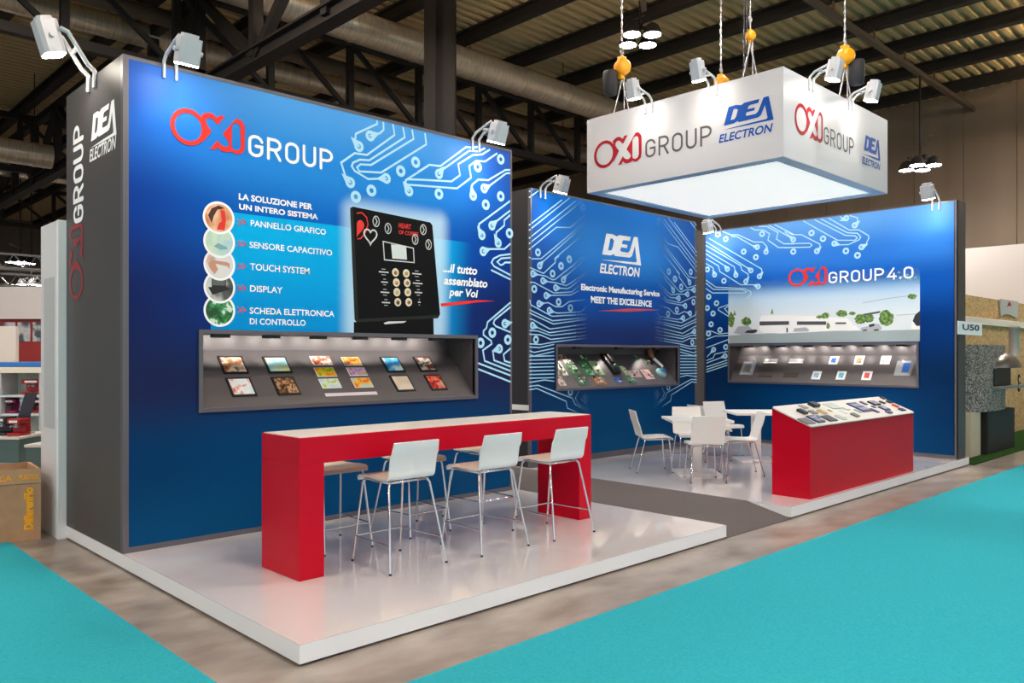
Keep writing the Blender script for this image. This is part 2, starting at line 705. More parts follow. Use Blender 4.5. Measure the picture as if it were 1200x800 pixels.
# corrugated roof sheets: ribs run along X
g = MB()
ROOF = 9.3
per = 0.27
y = -14.0
prof = []
while y < 48:
    prof += [(y, 0), (y + per * .4, 0), (y + per * .5, .09), (y + per * .9, .09)]
    y += per
vs = []
for yy, dz in prof:
    vs += [(-22, yy, ROOF + dz), (23.3, yy, ROOF + dz)]
g.raw(vs, [(2 * i, 2 * i + 1, 2 * i + 3, 2 * i + 2) for i in range(len(prof) - 1)])
g.box((-22, -14, ROOF + .11), (23.3, 48, ROOF + .16))
tag(g.build('ceiling', M_roof), 'khaki corrugated metal roof of the exhibition hall', 'ceiling', kind='structure')

for i, X in enumerate([-12, -10, -8, -6, -4, -2, 0, 2, 4.05, 6.1, 8.1, 10.1, 12.05, 14.05, 16.15, 18.0, 20.0, 22.1]):
    g = MB()
    g.box((X - .11, -14, 9.0), (X + .11, 48, 9.05))
    g.box((X - .03, -14, 9.05), (X + .03, 48, 9.25))
    g.box((X - .11, -14, 9.25), (X + .11, 48, 9.295))
    tag(g.build('roof_purlin', M_steel), 'dark steel roof beam under the corrugated sheets', 'roof beam', 'roof beams under the sheets', 'structure')

M_rear = noisy('brown_hall_wall_panel', [(0.4, (124, 108, 92)), (0.6, (132, 116, 100))], 1.1, 2, 0.7, stretch=(0.01, 1, 0.01))
g = MB()
for k in range(46):
    g.box((23.3, -14 + k * 1.35, 0), (23.45, -14 + k * 1.35 + 1.335, 9.5))
g.box((23.45, -14, 0), (23.6, 48, 9.6))
tag(g.build('wall_right', M_rear), 'tall brown grey panelled hall wall at the far right', 'wall', kind='structure')
g = MB()
g.box((-22, 48, 0), (23.6, 48.3, 9.6))
tag(g.build('wall_back', mat('grey_brown_hall_end', (126, 116, 104), 0.7)), 'far grey brown end wall of the hall', 'wall', kind='structure')

# lattice trusses along X
def truss_x(Y, x0, x1, z0, z1, step, off, label):
    g = MB()
    g.box((x0, Y - .09, z0 - .09), (x1, Y + .09, z0 + .09))
    g.box((x0, Y - .08, z1 - .09), (x1, Y + .08, z1 + .09))
    x = off
    while x < x1:
        if x > x0:
            g.box((x - .07, Y - .07, z0), (x + .07, Y + .07, z1))
            g.beam((x, Y, z1), (x + step, Y, z0), .09, .1)
        x += step
    tag(g.build('roof_truss', M_steel), label, 'roof truss', kind='structure')


truss_x(12.0, -14, 22, 7.35, 8.95, 2.0, -13.95, 'dark lattice roof truss just behind the left printed wall')
truss_x(24.0, -14, 22, 7.35, 8.95, 2.0, -13.95, 'dark lattice roof truss in the middle distance')
truss_x(36.0, -14, 22, 7.35, 8.95, 2.0, -13.95, 'farthest dark lattice roof truss')


def truss_y(X, y0, y1, z0, z1, step, label):
    g = MB()
    g.box((X - .14, y0, z0 - .15), (X + .14, y1, z0 - .11))
    g.box((X - .03, y0, z0 - .12), (X + .03, y1, z0 + .12))
    g.box((X - .14, y0, z0 + .11), (X + .14, y1, z0 + .15))
    g.box((X - .1, y0, z1 - .1), (X + .1, y1, z1 + .1))
    y = y0
    k = 0
    while y + step < y1:
        g.box((X - .1, y - .09, z0), (X + .1, y + .09, z1))
        a, b = ((y, z0), (y + step, z1)) if k % 2 else ((y, z1), (y + step, z0))
        g.beam((X, a[0], a[1]), (X, b[0], b[1]), .16, .16)
        y += step
        k += 1
    tag(g.build('roof_girder', M_steel), label, 'roof girder', kind='structure')


truss_y(4.5, 2.2, 47, 7.05, 8.9, 2.45, 'deep dark roof girder crossing above the left printed wall')
truss_y(-1.6, 11.5, 47, 7.05, 8.9, 2.45, 'deep dark roof girder above the far left booth')
truss_y(-9.0, 5.0, 47, 7.05, 8.9, 2.45, 'deep dark roof girder over the hall far left')

g = MB()   # steel H column
cx_, cy_ = 7.9, 8.5
R45 = Matrix.Translation((cx_, cy_, 0)) @ Matrix.Rotation(ANG - math.pi / 2, 4, 'Z')
g.box((-.3, -.26, 0), (-.07, -.2, 9.29), M=R45)
g.box((.07, -.26, 0), (.3, -.2, 9.29), M=R45)
g.box((-.3, -.2, 0), (-.24, .26, 9.29), M=R45)
g.box((.24, -.2, 0), (.3, .26, 9.29), M=R45)
g.box((-.24, -.1, 0), (.24, -.05, 9.29), M=R45)
tag(g.build('column', mat('black_steel_column', (27, 25, 25), .6, spec=.25)), 'tall dark steel column rising behind the left printed wall', 'column', kind='structure')

# ducts and pipes along X
def duct(Y, Z, r, x0, x1, m, label, ring=1.6, name='air_duct'):
    t = thing(name, label, 'air duct' if name == 'air_duct' else 'pipe', ((x0 + x1) / 2, Y, Z))
    h = (x1 - x0) / 2
    g = MB()
    g.tube([(-h, 0, 0), (h, 0, 0)], r, 28)
    g.build('duct_body' if name == 'air_duct' else 'pipe_body', m, t)
    x = -h + ring
    k = 0
    while x < h:
        g = MB()
        g.tube([(x - .03, 0, 0), (x + .03, 0, 0)], r + .012, 28)
        g.build('joint_collar', m, t)
        if k % 2 == 0:
            g = MB()
            g.tube([(x, 0, r), (x, 0, 9.29 - Z)], .012, 6)
            g.build('hanger_rod', M_steel, t)
        x += ring
        k += 1
    return t


duct(10.0, 8.42, .33, -14, 23, M_duct, 'round galvanised air duct running high behind the steel column')
duct(14.6, 8.85, .26, -14, 23, M_duct, 'narrower bright air duct low behind the roof truss')
duct(12.9, 8.66, .17, -14, 23, M_steel2, 'brown pipe between the two galvanised air ducts', name='ceiling_pipe')
duct(27.0, 8.0, .34, -14, 23, M_duct, 'distant air duct at the left above the far booths')
duct(20.5, 7.1, .32, -14, 4, M_duct, 'air duct low above the white partition on the left')
g = MB()
g.box((9, 3.2, 8.66), (23.2, 3.32, 8.74))
g.box((9, 3.23, 8.74), (23.2, 3.29, 8.8))
for X in (10.1, 12.05, 14.05, 16.15, 18, 20, 22.1):
    g.box((X - .02, 3.24, 8.8), (X + .02, 3.28, 9.0))
tag(g.build('cable_tray', M_steel2), 'long brown cable tray under the roof above the hanging sign', 'cable tray')

# ------------------------------------------------------------------ hall lamps
def hall_lamp(label, loc, drop, up=False):
    t = thing('hall_lamp_cluster', label, 'ceiling lamp', loc, ANG, 'hall lamp clusters')
    g = MB()
    g.tube([(0, 0, .05), (0, 0, drop)], .025, 8)
    g.box((-.3, -.03, .02), (.3, .03, .07))
    g.box((-.03, -.3, .02), (.03, .3, .07))
    g.build('hanger', M_steel, t)
    for k, (a, b) in enumerate(((.27, .2), (-.27, .2), (.27, -.2), (-.27, -.2))):
        g = MB()
        g.lathe([(.19, -.2), (.19, -.17), (.12, -.02), (.05, .03)], (a, b, 0), 18)
        o = g.build('lamp_shade', M_steel, t)
        g = MB()
        g.lathe([(.165, -.205), (.165, -.2)], (a, b, 0), 18)
        g.build('lamp_glass', M_hall, o)
        if up:  # upward glow added to brighten the roof, on unseen clusters only
            g = MB()
            g.lathe([(.1, .035), (.1, .045)], (a, b, 0), 14)
            g.build('added_uplight', M_up, o)
    g = MB()
    for s in (1, -1):
        g.prism([(s * .1, -.02, .3), (s * .55, .1, .42), (s * .6, .0, .46), (s * .12, -.12, .34)], (0, 0, .012))
    g.build('reflector_wings', M_steel2, t)
    return t


M_up = mat('added_uplight_glow', (255, 220, 176), 0.3, emit=LAMP_STRENGTH * 3.0)  # emission of the added uplights that brighten the roof
M_hall = mat('lit_hall_lamp', (255, 250, 246), 0.3, emit=LAMP_STRENGTH)
l1 = hall_lamp('cluster of four lit hall lamps hanging above the left end of the sign', (10.77, 5.73, 8.2), 1.08)
l2 = hall_lamp('cluster of four lit hall lamps low before the brown hall wall', (19.0, 3.26, 6.57), 2.1)
GRID = [(1, -9), (-8, -2), (1.2, -3.4), (5.4, -1.6), (-7, 5), (1.0, 7.0), (5.2, 5.4), (9.4, 2.2), (-3.5, 9), (17, -2.2), (20.8, -1)]  # unseen clusters, added to light the stand and the roof
l3 = hall_lamp('unseen added cluster of four hall lamps with made-up uplights for the roof', (-6, -9, 8.2), 1.08, True)
for x, y in GRID:
    dup(l3, 'unseen added cluster of four hall lamps with made-up uplights for the roof', (x, y, 8.2), ANG, 'hall lamp clusters')

# ------------------------------------------------------------------ floor coverings and platform
def slab(name, pts, z0, z1, m, label, cat):
    g = MB()
    g.prism([(x, y, z0) for x, y in pts], (0, 0, z1 - z0))
    return tag(g.build(name, m), label, cat)


slab('aisle_carpet', [(-.42, -14), (23.2, -14), (23.2, -.595), (-.42, -.595)], 0.001, .012, M_teal,
     'teal aisle carpet along the front of the stand', 'carpet')
slab('aisle_carpet', [(-14, -14), (-.425, -14), (-.425, 4.46), (-14, 4.46)], 0.001, .012, M_tealw, 'teal aisle carpet along the left side of the stand', 'carpet')


def platform(name, pts, label):
    t = thing(name, label, 'platform', (pts[0][0], pts[0][1], 0))
    o = Vector((pts[0][0], pts[0][1], 0))
    g = MB()
    g.prism([Vector((x, y, P - .004)) - o for x, y in pts], (0, 0, .004))
    g.build('deck', M_deck, t)
    g = MB()
    g.prism([Vector((x, y, .016)) - o for x, y in pts], (0, 0, P - .004 - .016))
    g.build('fascia', M_white, t)
    cxm = sum(p[0] for p in pts) / len(pts)
    cym = sum(p[1] for p in pts) / len(pts)
    g = MB()
    ins = [(x + (.03 if x < cxm else -.03), y + (.03 if y < cym else -.03)) for x, y in pts]
    g.prism([Vector((x, y, 0.0)) - o for x, y in ins], (0, 0, .016))
    g.build('plinth', M_black, t)
    return t


platform('stand_platform', [(0, 0), (4.42, 0), (4.42, 4.4), (0, 4.4)], 'white gloss platform carrying the red bar table')
platform('stand_platform', [(5.7, 0), (11.53, 0), (11.53, 4.9), (5.7, 4.9)], 'white gloss platform carrying the red display counter')
g = MB()
prof = [(0.0, 0.0), (0.0, .006), (.52, P + .002), (4.9, P + .002), (4.9, 0)]
g.prism([(4.422, y, z) for y, z in prof], (1.276, 0, 0))
tag(g.build('ramp_carpet', M_greycarpet), 'dark grey carpeted ramp between the two white platforms', 'ramp')

# ------------------------------------------------------------------ stand walls
def ring_panel(plane, u0, v0, u1, v1, hole, m, parent, name='print_panel', off=0.0, t=.03):
    """flat panel with a rectangular opening"""
    a, b, c, d = hole
    g = MB()
    us, vs_ = [u0, a, c, u1], [v0, b, d, v1]
    for i in range(3):
        for j in range(3):
            if i == 1 and j == 1:
                continue
            g.poly([plane.to3(u, v, off) for u, v in ((us[i], vs_[j]), (us[i + 1], vs_[j]), (us[i + 1], vs_[j + 1]), (us[i], vs_[j + 1]))])
    for (p, q) in (((u0, v0), (u1, v0)), ((u1, v0), (u1, v1)), ((u1, v1), (u0, v1)), ((u0, v1), (u0, v0))):
        g.poly([plane.to3(*p, off), plane.to3(*p, off - t), plane.to3(*q, off - t), plane.to3(*q, off)])
    o = g.build(name, m, None, uv=lambda co: ((co - plane.o).dot(plane.u), (co - plane.o).dot(plane.v)))
    o.parent = parent
    o.location = -Vector(parent.location)
    return o


def wpart(name, mb, m, parent):
    o = mb.build(name, m)
    o.parent = parent
    if parent.parent:
        return o
    o.location = -Vector(parent.location)
    return o


def pbox(g, plane, u0, v0, u1, v1, n0, n1):
    """box standing on a plane, from offset n0 to n1 in front of it"""
    base = [plane.to3(u, v, n0) for u, v in ((u0, v0), (u1, v0), (u1, v1), (u0, v1))]
    g.prism(base, plane.n * (n1 - n0))


def niche(plane, hole, depth, zb, parent, nlights, xs, watts, down=False):
    """showcase recess: frame, sloping display shelf, back, and small downlights"""
    u0, v0, u1, v1 = hole
    e = .036
    g = MB()
    for r in ((u0, v0, u1, v0 + e), (u0, v1 - e, u1, v1), (u0, v0 + e, u0 + e, v1 - e), (u1 - e, v0 + e, u1, v1 - e)):
        pbox(g, plane, *r, -.03, .022)
    fr = wpart('showcase', g, M_frame, parent)
    a, b, c, d = u0 + e, v0 + e, u1 - e, v1 - e
    g = MB()
    T = lambda u, v, n: plane.to3(u, v, -n)
    g.poly([T(a, d, 0), T(c, d, 0), T(c, d, depth), T(a, d, depth)])              # top
    g.poly([T(a, b, 0), T(a, d, 0), T(a, d, depth), T(a, zb, depth)])             # left cheek
    g.poly([T(c, b, 0), T(c, zb, depth), T(c, d, depth), T(c, d, 0)])             # right cheek
    g.poly([T(a, zb, depth), T(a, d, depth), T(c, d, depth), T(c, zb, depth)])    # back
    o = g.build('showcase_lining', M_niche, fr)
    g = MB()
    g.poly([T(a, b, 0), T(c, b, 0), T(c, zb, depth), T(a, zb, depth)])
    g.poly([T(a, b - .01, 0.01), T(a, zb - .01, depth + .01), T(c, zb - .01, depth + .01), T(c, b - .01, 0.01)])
    g.build('display_shelf', M_niche, fr)
    for k, x in enumerate(xs):
        g = MB()
        pbox(g, plane, x - .075, d - .03, x + .075, d, -.1, -.03)
        f = g.build('downlight', M_black, fr)
        for s in ((-.13, .13) if len(xs) > 4 else (0,)):
            ld = bpy.data.lights.new('showcase_led', 'SPOT')
            ld.energy = watts
            ld.color = (1.0, .9, .8)
            ld.spot_size = 2.1
            ld.spot_blend = .6
            ld.shadow_soft_size = .012
            lo = bpy.data.objects.new('showcase_led', ld)
            COL.objects.link(lo)
            lo.parent = f
            p = plane.to3(x + s, d - .035, -depth * .55)
            lo.location = p
            aim = (plane.to3(x + s, b + .15, -depth * .3) if down else plane.to3(x + s, (zb + d) / 2 - .05, -depth)) - p
            lo.rotation_euler = aim.to_track_quat('-Z', 'Y').to_euler()
    return fr


M_niche = mat('dark_grey_showcase_lining', (80, 76, 79), 0.5)

# ---- logos -------------------------------------------------------
_w1 = WALL1.crop(190, 110, 8.889)
def _ell(pts):
    return [_w1(p) for p in pts]


def ellipse_px(cx, cy, ax, ay, rot, n=40):
    out = []
    for i in range(n):
        t = 2 * math.pi * i / n
        x, y = ax * math.cos(t), ay * math.sin(t)
        out.append((cx + x * math.cos(rot) - y * math.sin(rot), cy + x * math.sin(rot) + y * math.cos(rot)))
    return out


OXI = []
_c0, _c1 = _w1((82, 320)), _w1((455, 380))
_top, _bot = _w1((238, 148)), _w1((345, 548))
_oc = Vector(((_c0.x + _c1.x) / 2, (_top.y + _bot.y) / 2))
_or, _ov = (_c1.x - _c0.x) / 2, (_top.y - _bot.y) / 2
_k = .05 * _ov / .24
_th = _ov * .235
OXI.append(([(_oc.x + _or * math.cos(t), _oc.y + _ov * math.sin(t)) for t in [2 * math.pi * i / 40 for i in range(40)]],
            [[(_oc.x + (_or - _th) * math.cos(t), _oc.y + (_ov - _th) * math.sin(t)) for t in [2 * math.pi * i / 40 for i in range(40)]]]))
OXI.append((_ell([(408, 222), (440, 200), (490, 195), (530, 212), (572, 252), (598, 225), (650, 235), (582, 322), (556, 300), (525, 262), (490, 247), (462, 258), (452, 290), (470, 330), (512, 388), (475, 440), (415, 505), (425, 440), (440, 380), (432, 300)]), []))
OXI.append((_ell([(495, 578), (575, 487), (600, 520), (640, 550), (675, 552), (700, 532), (690, 500), (632, 416), (745, 285), (775, 256), (820, 275), (850, 320), (858, 350), (858, 560), (845, 605), (800, 630), (760, 625), (725, 600), (695, 606), (650, 605), (610, 590), (578, 555), (550, 580)]),
            [_ell([(724, 335), (745, 308), (780, 302), (805, 322), (814, 355), (818, 550), (800, 585), (765, 590), (730, 570), (722, 540)])]))
_allp = [p for o, h in OXI for p in o]
_ox0, _ox1 = min(p[0] for p in _allp), max(p[0] for p in _allp)
_oy0, _oy1 = min(p[1] for p in _allp), max(p[1] for p in _allp)
OXI = [([((p[0] - _ox0) / (_ox1 - _ox0), (p[1] - _oy0) / (_oy1 - _oy0)) for p in o], [[((p[0] - _ox0) / (_ox1 - _ox0), (p[1] - _oy0) / (_oy1 - _oy0)) for p in q] for q in h]) for o, h in OXI]


def put_shape(pr, shape, u0, v0, u1, v1, rot90=False):
    def mp(p):
        if rot90:
            return (u1 - p[1] * (u1 - u0), v0 + p[0] * (v1 - v0))
        return (u0 + p[0] * (u1 - u0), v0 + p[1] * (v1 - v0))
    for o, h in shape:
        pr.fill([mp(p) for p in o], [[mp(p) for p in q] for q in h])


_w2 = WALL2.crop(670, 260, 7.275)
_de = [(258, 277), (293, 98), (345, 103), (383, 124), (402, 112), (502, 127), (495, 162), (440, 155), (430, 165), (426, 188), (474, 196), (469, 224), (419, 216), (412, 240), (420, 252), (478, 262), (494, 245), (528, 128), (560, 130), (590, 372), (430, 350), (250, 321), (430, 333), (545, 345), (553, 336), (537, 205), (512, 290), (495, 304), (365, 290), (358, 274), (330, 285)]
_dh = [(308, 242), (328, 140), (345, 142), (359, 160), (346, 225), (334, 243)]
_d = [_w2(p) for p in _de]
_dx0, _dx1, _dy0, _dy1 = min(p.x for p in _d), max(p.x for p in _d), min(p.y for p in _d), max(p.y for p in _d)
_n = lambda p: ((p.x - _dx0) / (_dx1 - _dx0), (p.y - _dy0) / (_dy1 - _dy0))
DEA = [([_n(p) for p in _d], [[_n(_w2(p)) for p in _dh]])]


def dea_logo(plane, lx, rx, ytop, ybot, etop, ebot, el, er, m, parent, off=.003):
    """DEA emblem with ELECTRON below; arguments are plane coordinates"""
    pr = Print(plane, off)
    put_shape(pr, DEA, lx, ybot, rx, ytop)
    put_text(pr, 'ELECTRON', el, ebot, er, etop, bold=.022, shear=.22)
    return pr.build('emblem', m, parent)


# ---- left wall ---------------------------------------------------
w1 = thing('exhibition_wall', 'large blue printed wall with black machine picture and red white logo', 'exhibition wall', (2.1, 3.5, P))
H1 = (.608, 1.222, 3.785, 1.932)
fe = .045
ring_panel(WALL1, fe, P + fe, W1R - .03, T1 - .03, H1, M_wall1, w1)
g = MB()
pbox(g, WALL1, 0, P, fe, T1, -.05, .004)
pbox(g, WALL1, fe, P, W1R - .03, P + fe, -.05, .004)
pbox(g, WALL1, fe, T1 - .03, W1R, T1, -.05, .004)
pbox(g, WALL1, W1R - .03, P, W1R, T1 - .03, -.05, .004)
wpart('frame', g, M_frame, w1)
g = MB()
g.box((0, Y1 + .05, P), (.04, 4.29, T1))
wpart('side_panel', g, M_dark, w1)
g = MB()
g.box((.04, 4.25, P), (W1R, 4.29, T1))
g.box((W1R - .04, Y1 + .05, P), (W1R, 4.25, T1))
g.box((.04, Y1 + .05, T1 - .04), (W1R - .04, 4.25, T1))
wpart('carcass', g, M_dark, w1)
lx = [WALL1.px(x, 394).x for x in (262, 322, 377, 426, 472, 515)]
niche(WALL1, H1, .48, 1.76, w1, 6, lx, NICHE_W)

pr = Print(WALL1, .006, .006)
put_shape(pr, OXI, _ox0, _oy0, _ox1, _oy1)
o = pr.build('emblem', M_print_red, w1)
a, b, c = WALL1.px(315.3, 187.7), WALL1.px(389.2, 181), WALL1.px(313.4, 160.6)
pr = Print(WALL1, .004)
gu0 = WALL1.px(291.6, 171).x
put_strokes(pr, 'GROUP', gu0, a.y, b.x, c.y, .145)
pr.build('lettering', M_print_white, w1)
GRATIO = ((b.x - gu0) / (c.y - a.y))

pr = Print(WALL1, .003)
text_px(pr, 'LA SOLUZIONE PER', (279.6, 233.8), (366, 245.2), (279.6, 226.6), bold=.035)
text_px(pr, 'UN INTERO SISTEMA', (280, 245), (372.5, 257), (280, 238.4), bold=.035)
for s, lb, rb, lt in (('PANNELLO GRAFICO', (293.5, 264.8), (381.8, 275), (293.5, 257.4)), ('SENSORE CAPACITIVO', (292.3, 290.3), (389, 299.3), (292.5, 282.9)),
                      ('TOUCH SYSTEM', (293, 316.6), (362.5, 320.7), (293, 308.6)), ('DISPLAY', (292.8, 341.9), (331, 343.1), (292.8, 334.2)),
                      ('SCHEDA ELETTRONICA', (292.5, 367.5), (391.5, 370.7), (292.5, 360)), ('DI CONTROLLO', (292.5, 380), (358, 381.2), (292.5, 372.8))):
    text_px(pr, s, lb, rb, lt, bold=.016)
text_px(pr, '...il tutto', (519, 318), (559, 322), (519, 307.5), bold=.03, shear=.18)
text_px(pr, 'assemblato', (520, 333), (571, 336.6), (520, 322.8), bold=.03, shear=.18)
text_px(pr, 'per Voi', (526, 346.5), (560, 348), (526, 337), bold=.03, shear=.18)
pr.build('lettering', M_print_white, w1)
pr = Print(WALL1, .003)
for yy in (260.2, 285.6, 312, 337.5, 363):
    for k in (0, 5):
        q = WALL1.px(281 + k, yy)
        pr.line([(q.x - .022, q.y + .026), (q.x + .014, q.y), (q.x - .022, q.y - .026)], .009)
cq = WALL1.crop(500, 290, 10)
pr.fill([cq(p) for p in ((160, 655), (400, 630), (600, 616), (795, 625), (600, 640), (400, 668), (170, 690))])
pr.build('red_marks', M_print_red, w1)

# round pictures
pics = [('red painted face', [(0.3, (40, 22, 18)), (0.42, (206, 120, 70)), (0.55, (240, 190, 150)), (0.66, (224, 40, 24))], 3.2),
        ('pale green sensor parts', [(0.3, (150, 196, 190)), (0.5, (206, 226, 200)), (0.6, (176, 206, 214)), (0.75, (226, 236, 226))], 3.0),
        ('hand touching a screen', [(0.3, (216, 216, 222)), (0.52, (226, 222, 222)), (0.6, (196, 134, 106)), (0.75, (222, 176, 150))], 2.4),
        ('black display with gold contacts', [(0.34, (30, 30, 30)), (0.46, (76, 78, 76)), (0.55, (206, 210, 206)), (0.68, (156, 140, 40))], 2.6),
        ('green circuit board', [(0.35, (16, 70, 36)), (0.5, (34, 124, 62)), (0.57, (76, 156, 100)), (0.62, (216, 232, 216))], 16.0)]
centres = [(256, 255.4), (256.6, 283.2), (257, 309.6), (257.1, 336.3), (257.1, 363.7)]
cr = (WALL1.px(274.7, 300).x - WALL1.px(237.4, 300).x) / 2
for k in (4, 3, 2, 1, 0):
    c = WALL1.px(*centres[k])
    pr = Print(WALL1, .003 + .0012 * (5 - k))
    pr.ring(c, cr * .86, cr, 36)
    rim = pr.build('round_picture', M_print_white, w1)
    pr = Print(WALL1, .0026 + .0012 * (5 - k))
    pr.disc(c, cr * .87, 36)
    st = pics[k]
    pm = noisy('print_' + st[0].replace(' ', '_'), st[1], st[2], 3, 0.5, interp='EASE')
    o = pr.mb.build('picture', pm)
    o.parent = rim
    o['label'] = 'round printed picture, ' + st[0]
    extra_fill = {0: [((60, 20, 14), [(-.75, .1), (-.5, .6), (0, .85), (.4, .7), (-.1, .55), (-.35, .1), (-.5, -.4)]), ((228, 40, 26), [(.12, .6), (.42, .5), (.5, -.1), (.4, -.8), (-.15, -.8), (.0, -.35), (.2, -.2)])],
                  2: [((206, 146, 118), [(-.8, -.0), (-.5, .25), (.5, .18), (.72, .1), (.7, -.3), (.55, -.1), (-.3, .02), (-.1, -.35), (-.35, -.7), (-.7, -.3)])],
                  3: [((18, 18, 18), [(-.8, -.05), (-.55, -.02), (-.55, .6), (.45, .6), (.45, .05), (.75, -.1), (-.5, -.55)]), ((92, 98, 96), [(-.48, .1), (-.48, .55), (.38, .55), (.38, .12)])],
                  1: [((120, 170, 176), [(-.1, -.1), (.5, -.3), (.6, -.45), (.1, -.55), (-.4, -.35)])]}.get(k, [])
    for j, (colr, pts) in enumerate(extra_fill):
        pr = Print(WALL1, .0030 + .0012 * (5 - k) + .0002 * j)
        pr.fill([(c.x + a * cr * .9, c.y + b * cr * .9) for a, b in pts])
        o = pr.mb.build('picture_detail', mat('print_detail_%d_%d' % (k, j), colr, 0.5))
        o.parent = rim

# printed coffee machine
mc = WALL1.crop(405, 235, 4.848)
pr = Print(WALL1, .0030)
pr.fill([mc(p) for p in ((25, 42), (40, 34), (480, 124), (492, 140), (536, 645), (524, 668), (62, 690), (50, 676))])
pr.fill([mc(p) for p in ((46, 690), (498, 668), (500, 768), (46, 768))])
mach = pr.build('machine_picture', mat('print_machine_black', (14, 14, 14), 0.4, spec=.12), w1)
pr = Print(WALL1, .0036)
pr.fill([mc(p) for p in ((25, 42), (40, 34), (72, 672), (62, 690), (50, 676))])
pr.fill([mc(p) for p in ((72, 672), (524, 650), (524, 668), (62, 690))])
pr.build('machine_edge', mat('print_machine_edge', (40, 42, 40), 0.4, spec=.12), mach).location = (0, 0, 0)
pr = Print(WALL1, .0042)
o4 = [mc(p) for p in ((209, 228), (386, 268), (391, 355), (217, 339))]
i4 = [mc(p) for p in ((215, 235), (382, 273), (386, 349), (222, 333))]
pr.fill(o4, [i4])
pr.fill([mc(p) for p in ((215, 695), (240, 686), (345, 684), (330, 694), (222, 702))])
for (x, y) in ((172, 118), (240, 158), (394, 220), (440, 165), (470, 250)):
    c = mc((x, y))
    r = .05
    pts = [(c.x + r * .75 * math.cos(t), c.y + r * 1.05 * math.sin(t)) for t in [2 * math.pi * i / 20 for i in range(20)]]
    pr.line(pts + [pts[0]], .009)
    pr.line([(c.x - .012, c.y + .04), (c.x + .012, c.y), (c.x - .008, c.y - .04)], .01)
hc = mc((140, 200))
hp = []
for i in range(25):
    t = 2 * math.pi * i / 24
    hp.append((hc.x + .0048 * 16 * math.sin(t) ** 3, hc.y + .0052 * (13 * math.cos(t) - 5 * math.cos(2 * t) - 2 * math.cos(3 * t) - math.cos(4 * t))))
pr.line(hp, .016)
for (x, y, w) in ((215, 406, 62), (220, 463, 42), (222, 521, 55), (228, 579, 52), (403, 416, 58), (408, 470, 60), (412, 522, 46), (417, 577, 16)):
    for dy, ww, hh in ((0, .9, .013), (.03, .35, .006), (-.028, .4, .005)):
        a, b = mc((x - w / 2 * ww, y)), mc((x + w / 2 * ww, y))
        zc = (a.y + b.y) / 2 + dy
        pr.rect(a.x, zc - hh / 2, b.x, zc + hh / 2)
pr.build('machine_marks', mat('print_machine_marks', (214, 216, 216), 0.45), mach).location = (0, 0, 0)
pr = Print(WALL1, .0044)
pr.fill([mc(p) for p in ((257, 249), (342, 257), (347, 336), (264, 328))])
pr.build('machine_screen', mat('print_screen_grey', (214, 222, 220), 0.4), mach).location = (0, 0, 0)
pr = Print(WALL1, .0042)
text_px(pr, 'HEART', (70 / 1.0 + 397, 266.5), (481.5, 268.8), (467, 260.7), bold=.02)
text_px(pr, 'OF COFFEE', (467, 273.8), (490, 277.2), (467, 269), bold=.02)
hc = mc((62, 150))
hp = [(hc.x + .0055 * 16 * math.sin(t) ** 3, hc.y + .0062 * (13 * math.cos(t) - 5 * math.cos(2 * t) - 2 * math.cos(3 * t) - math.cos(4 * t))) for t in [math.pi * i / 14 for i in range(15)]]
pr.fill(hp)
pr.line([mc(p) for p in ((62, 72), (90, 68), (118, 95), (126, 135), (112, 180), (85, 215), (66, 218))], .012)
pr.build('machine_heart', mat('print_heart_red', (226, 44, 36), 0.45), mach).location = (0, 0, 0)
pr = Print(WALL1, .0046)
pr2 = Print(WALL1, .0050)
for (x, y) in ((282, 408), (287, 465), (290, 520), (295, 577), (343, 413), (348, 467), (352, 520), (357, 577)):
    c = mc((x, y))
    pr.disc(c, .043, 24)
    pr2.disc((c.x + .003, c.y - .004), .022, 16)
pr.build('machine_buttons', mat('print_cream_cups', (226, 216, 190), 0.45), mach).location = (0, 0, 0)
pr2.build('machine_drinks', noisy('print_coffee_cups', [(0.4, (96, 56, 22)), (0.5, (176, 110, 50)), (0.62, (206, 180, 110))], 9, 2, 0.45), mach).location = (0, 0, 0)

TW, PADR = .021, .06


def traces(plane, sets, m, parent, tw=TW, padr=PADR, mirror=None, clip=None, name='circuit_traces'):
    pr = Print(plane, .0025)
    for (x0, y0, s, lines, pads) in sets:
        f = plane.crop(x0, y0, s)
        L = []
        for ln in lines:
            endpad = ln[0] == 'p'
            pts = [f(p) for p in (ln[1:] if endpad else ln)]
            if clip:
                pts = [Vector((min(max(p.x, clip[0]), clip[2]), min(max(p.y, clip[1]), clip[3]))) for p in pts]
            L.append((pts, endpad))
        for w in ([None] if mirror is None else [None, mirror]):
            mp = (lambda p: p) if w is None else (lambda p: Vector((2 * w - p.x, p.y)))
            for pts, endpad in L:
                q = [mp(p) for p in pts]
                pr.line(q, tw, True)
                if endpad:
                    pr.ring(q[0], padr * .36, padr * .92, 18)
                    d = (q[1] - q[0])
                    if d.length > 1e-4:
                        d.normalize()
                        nn = Vector((-d.y, d.x))
                        r_ = padr * .85
                        pr.fill([q[0] + nn * r_ + d * r_ * .2, q[0] + d * r_ * .75, q[0] - nn * r_ + d * r_ * .2, q[0] - nn * tw * .4 + d * padr * 2.0, q[0] + nn * tw * .4 + d * padr * 2.0][0:1] + [q[0] + d * padr * .4, q[0] - nn * r_ + d * r_ * .2, q[0] + d * padr * 2.1])
            for p in pads:
                pr.pad(mp(f(p)), padr, .4)
    o = pr.build(name, m, parent)
    return o


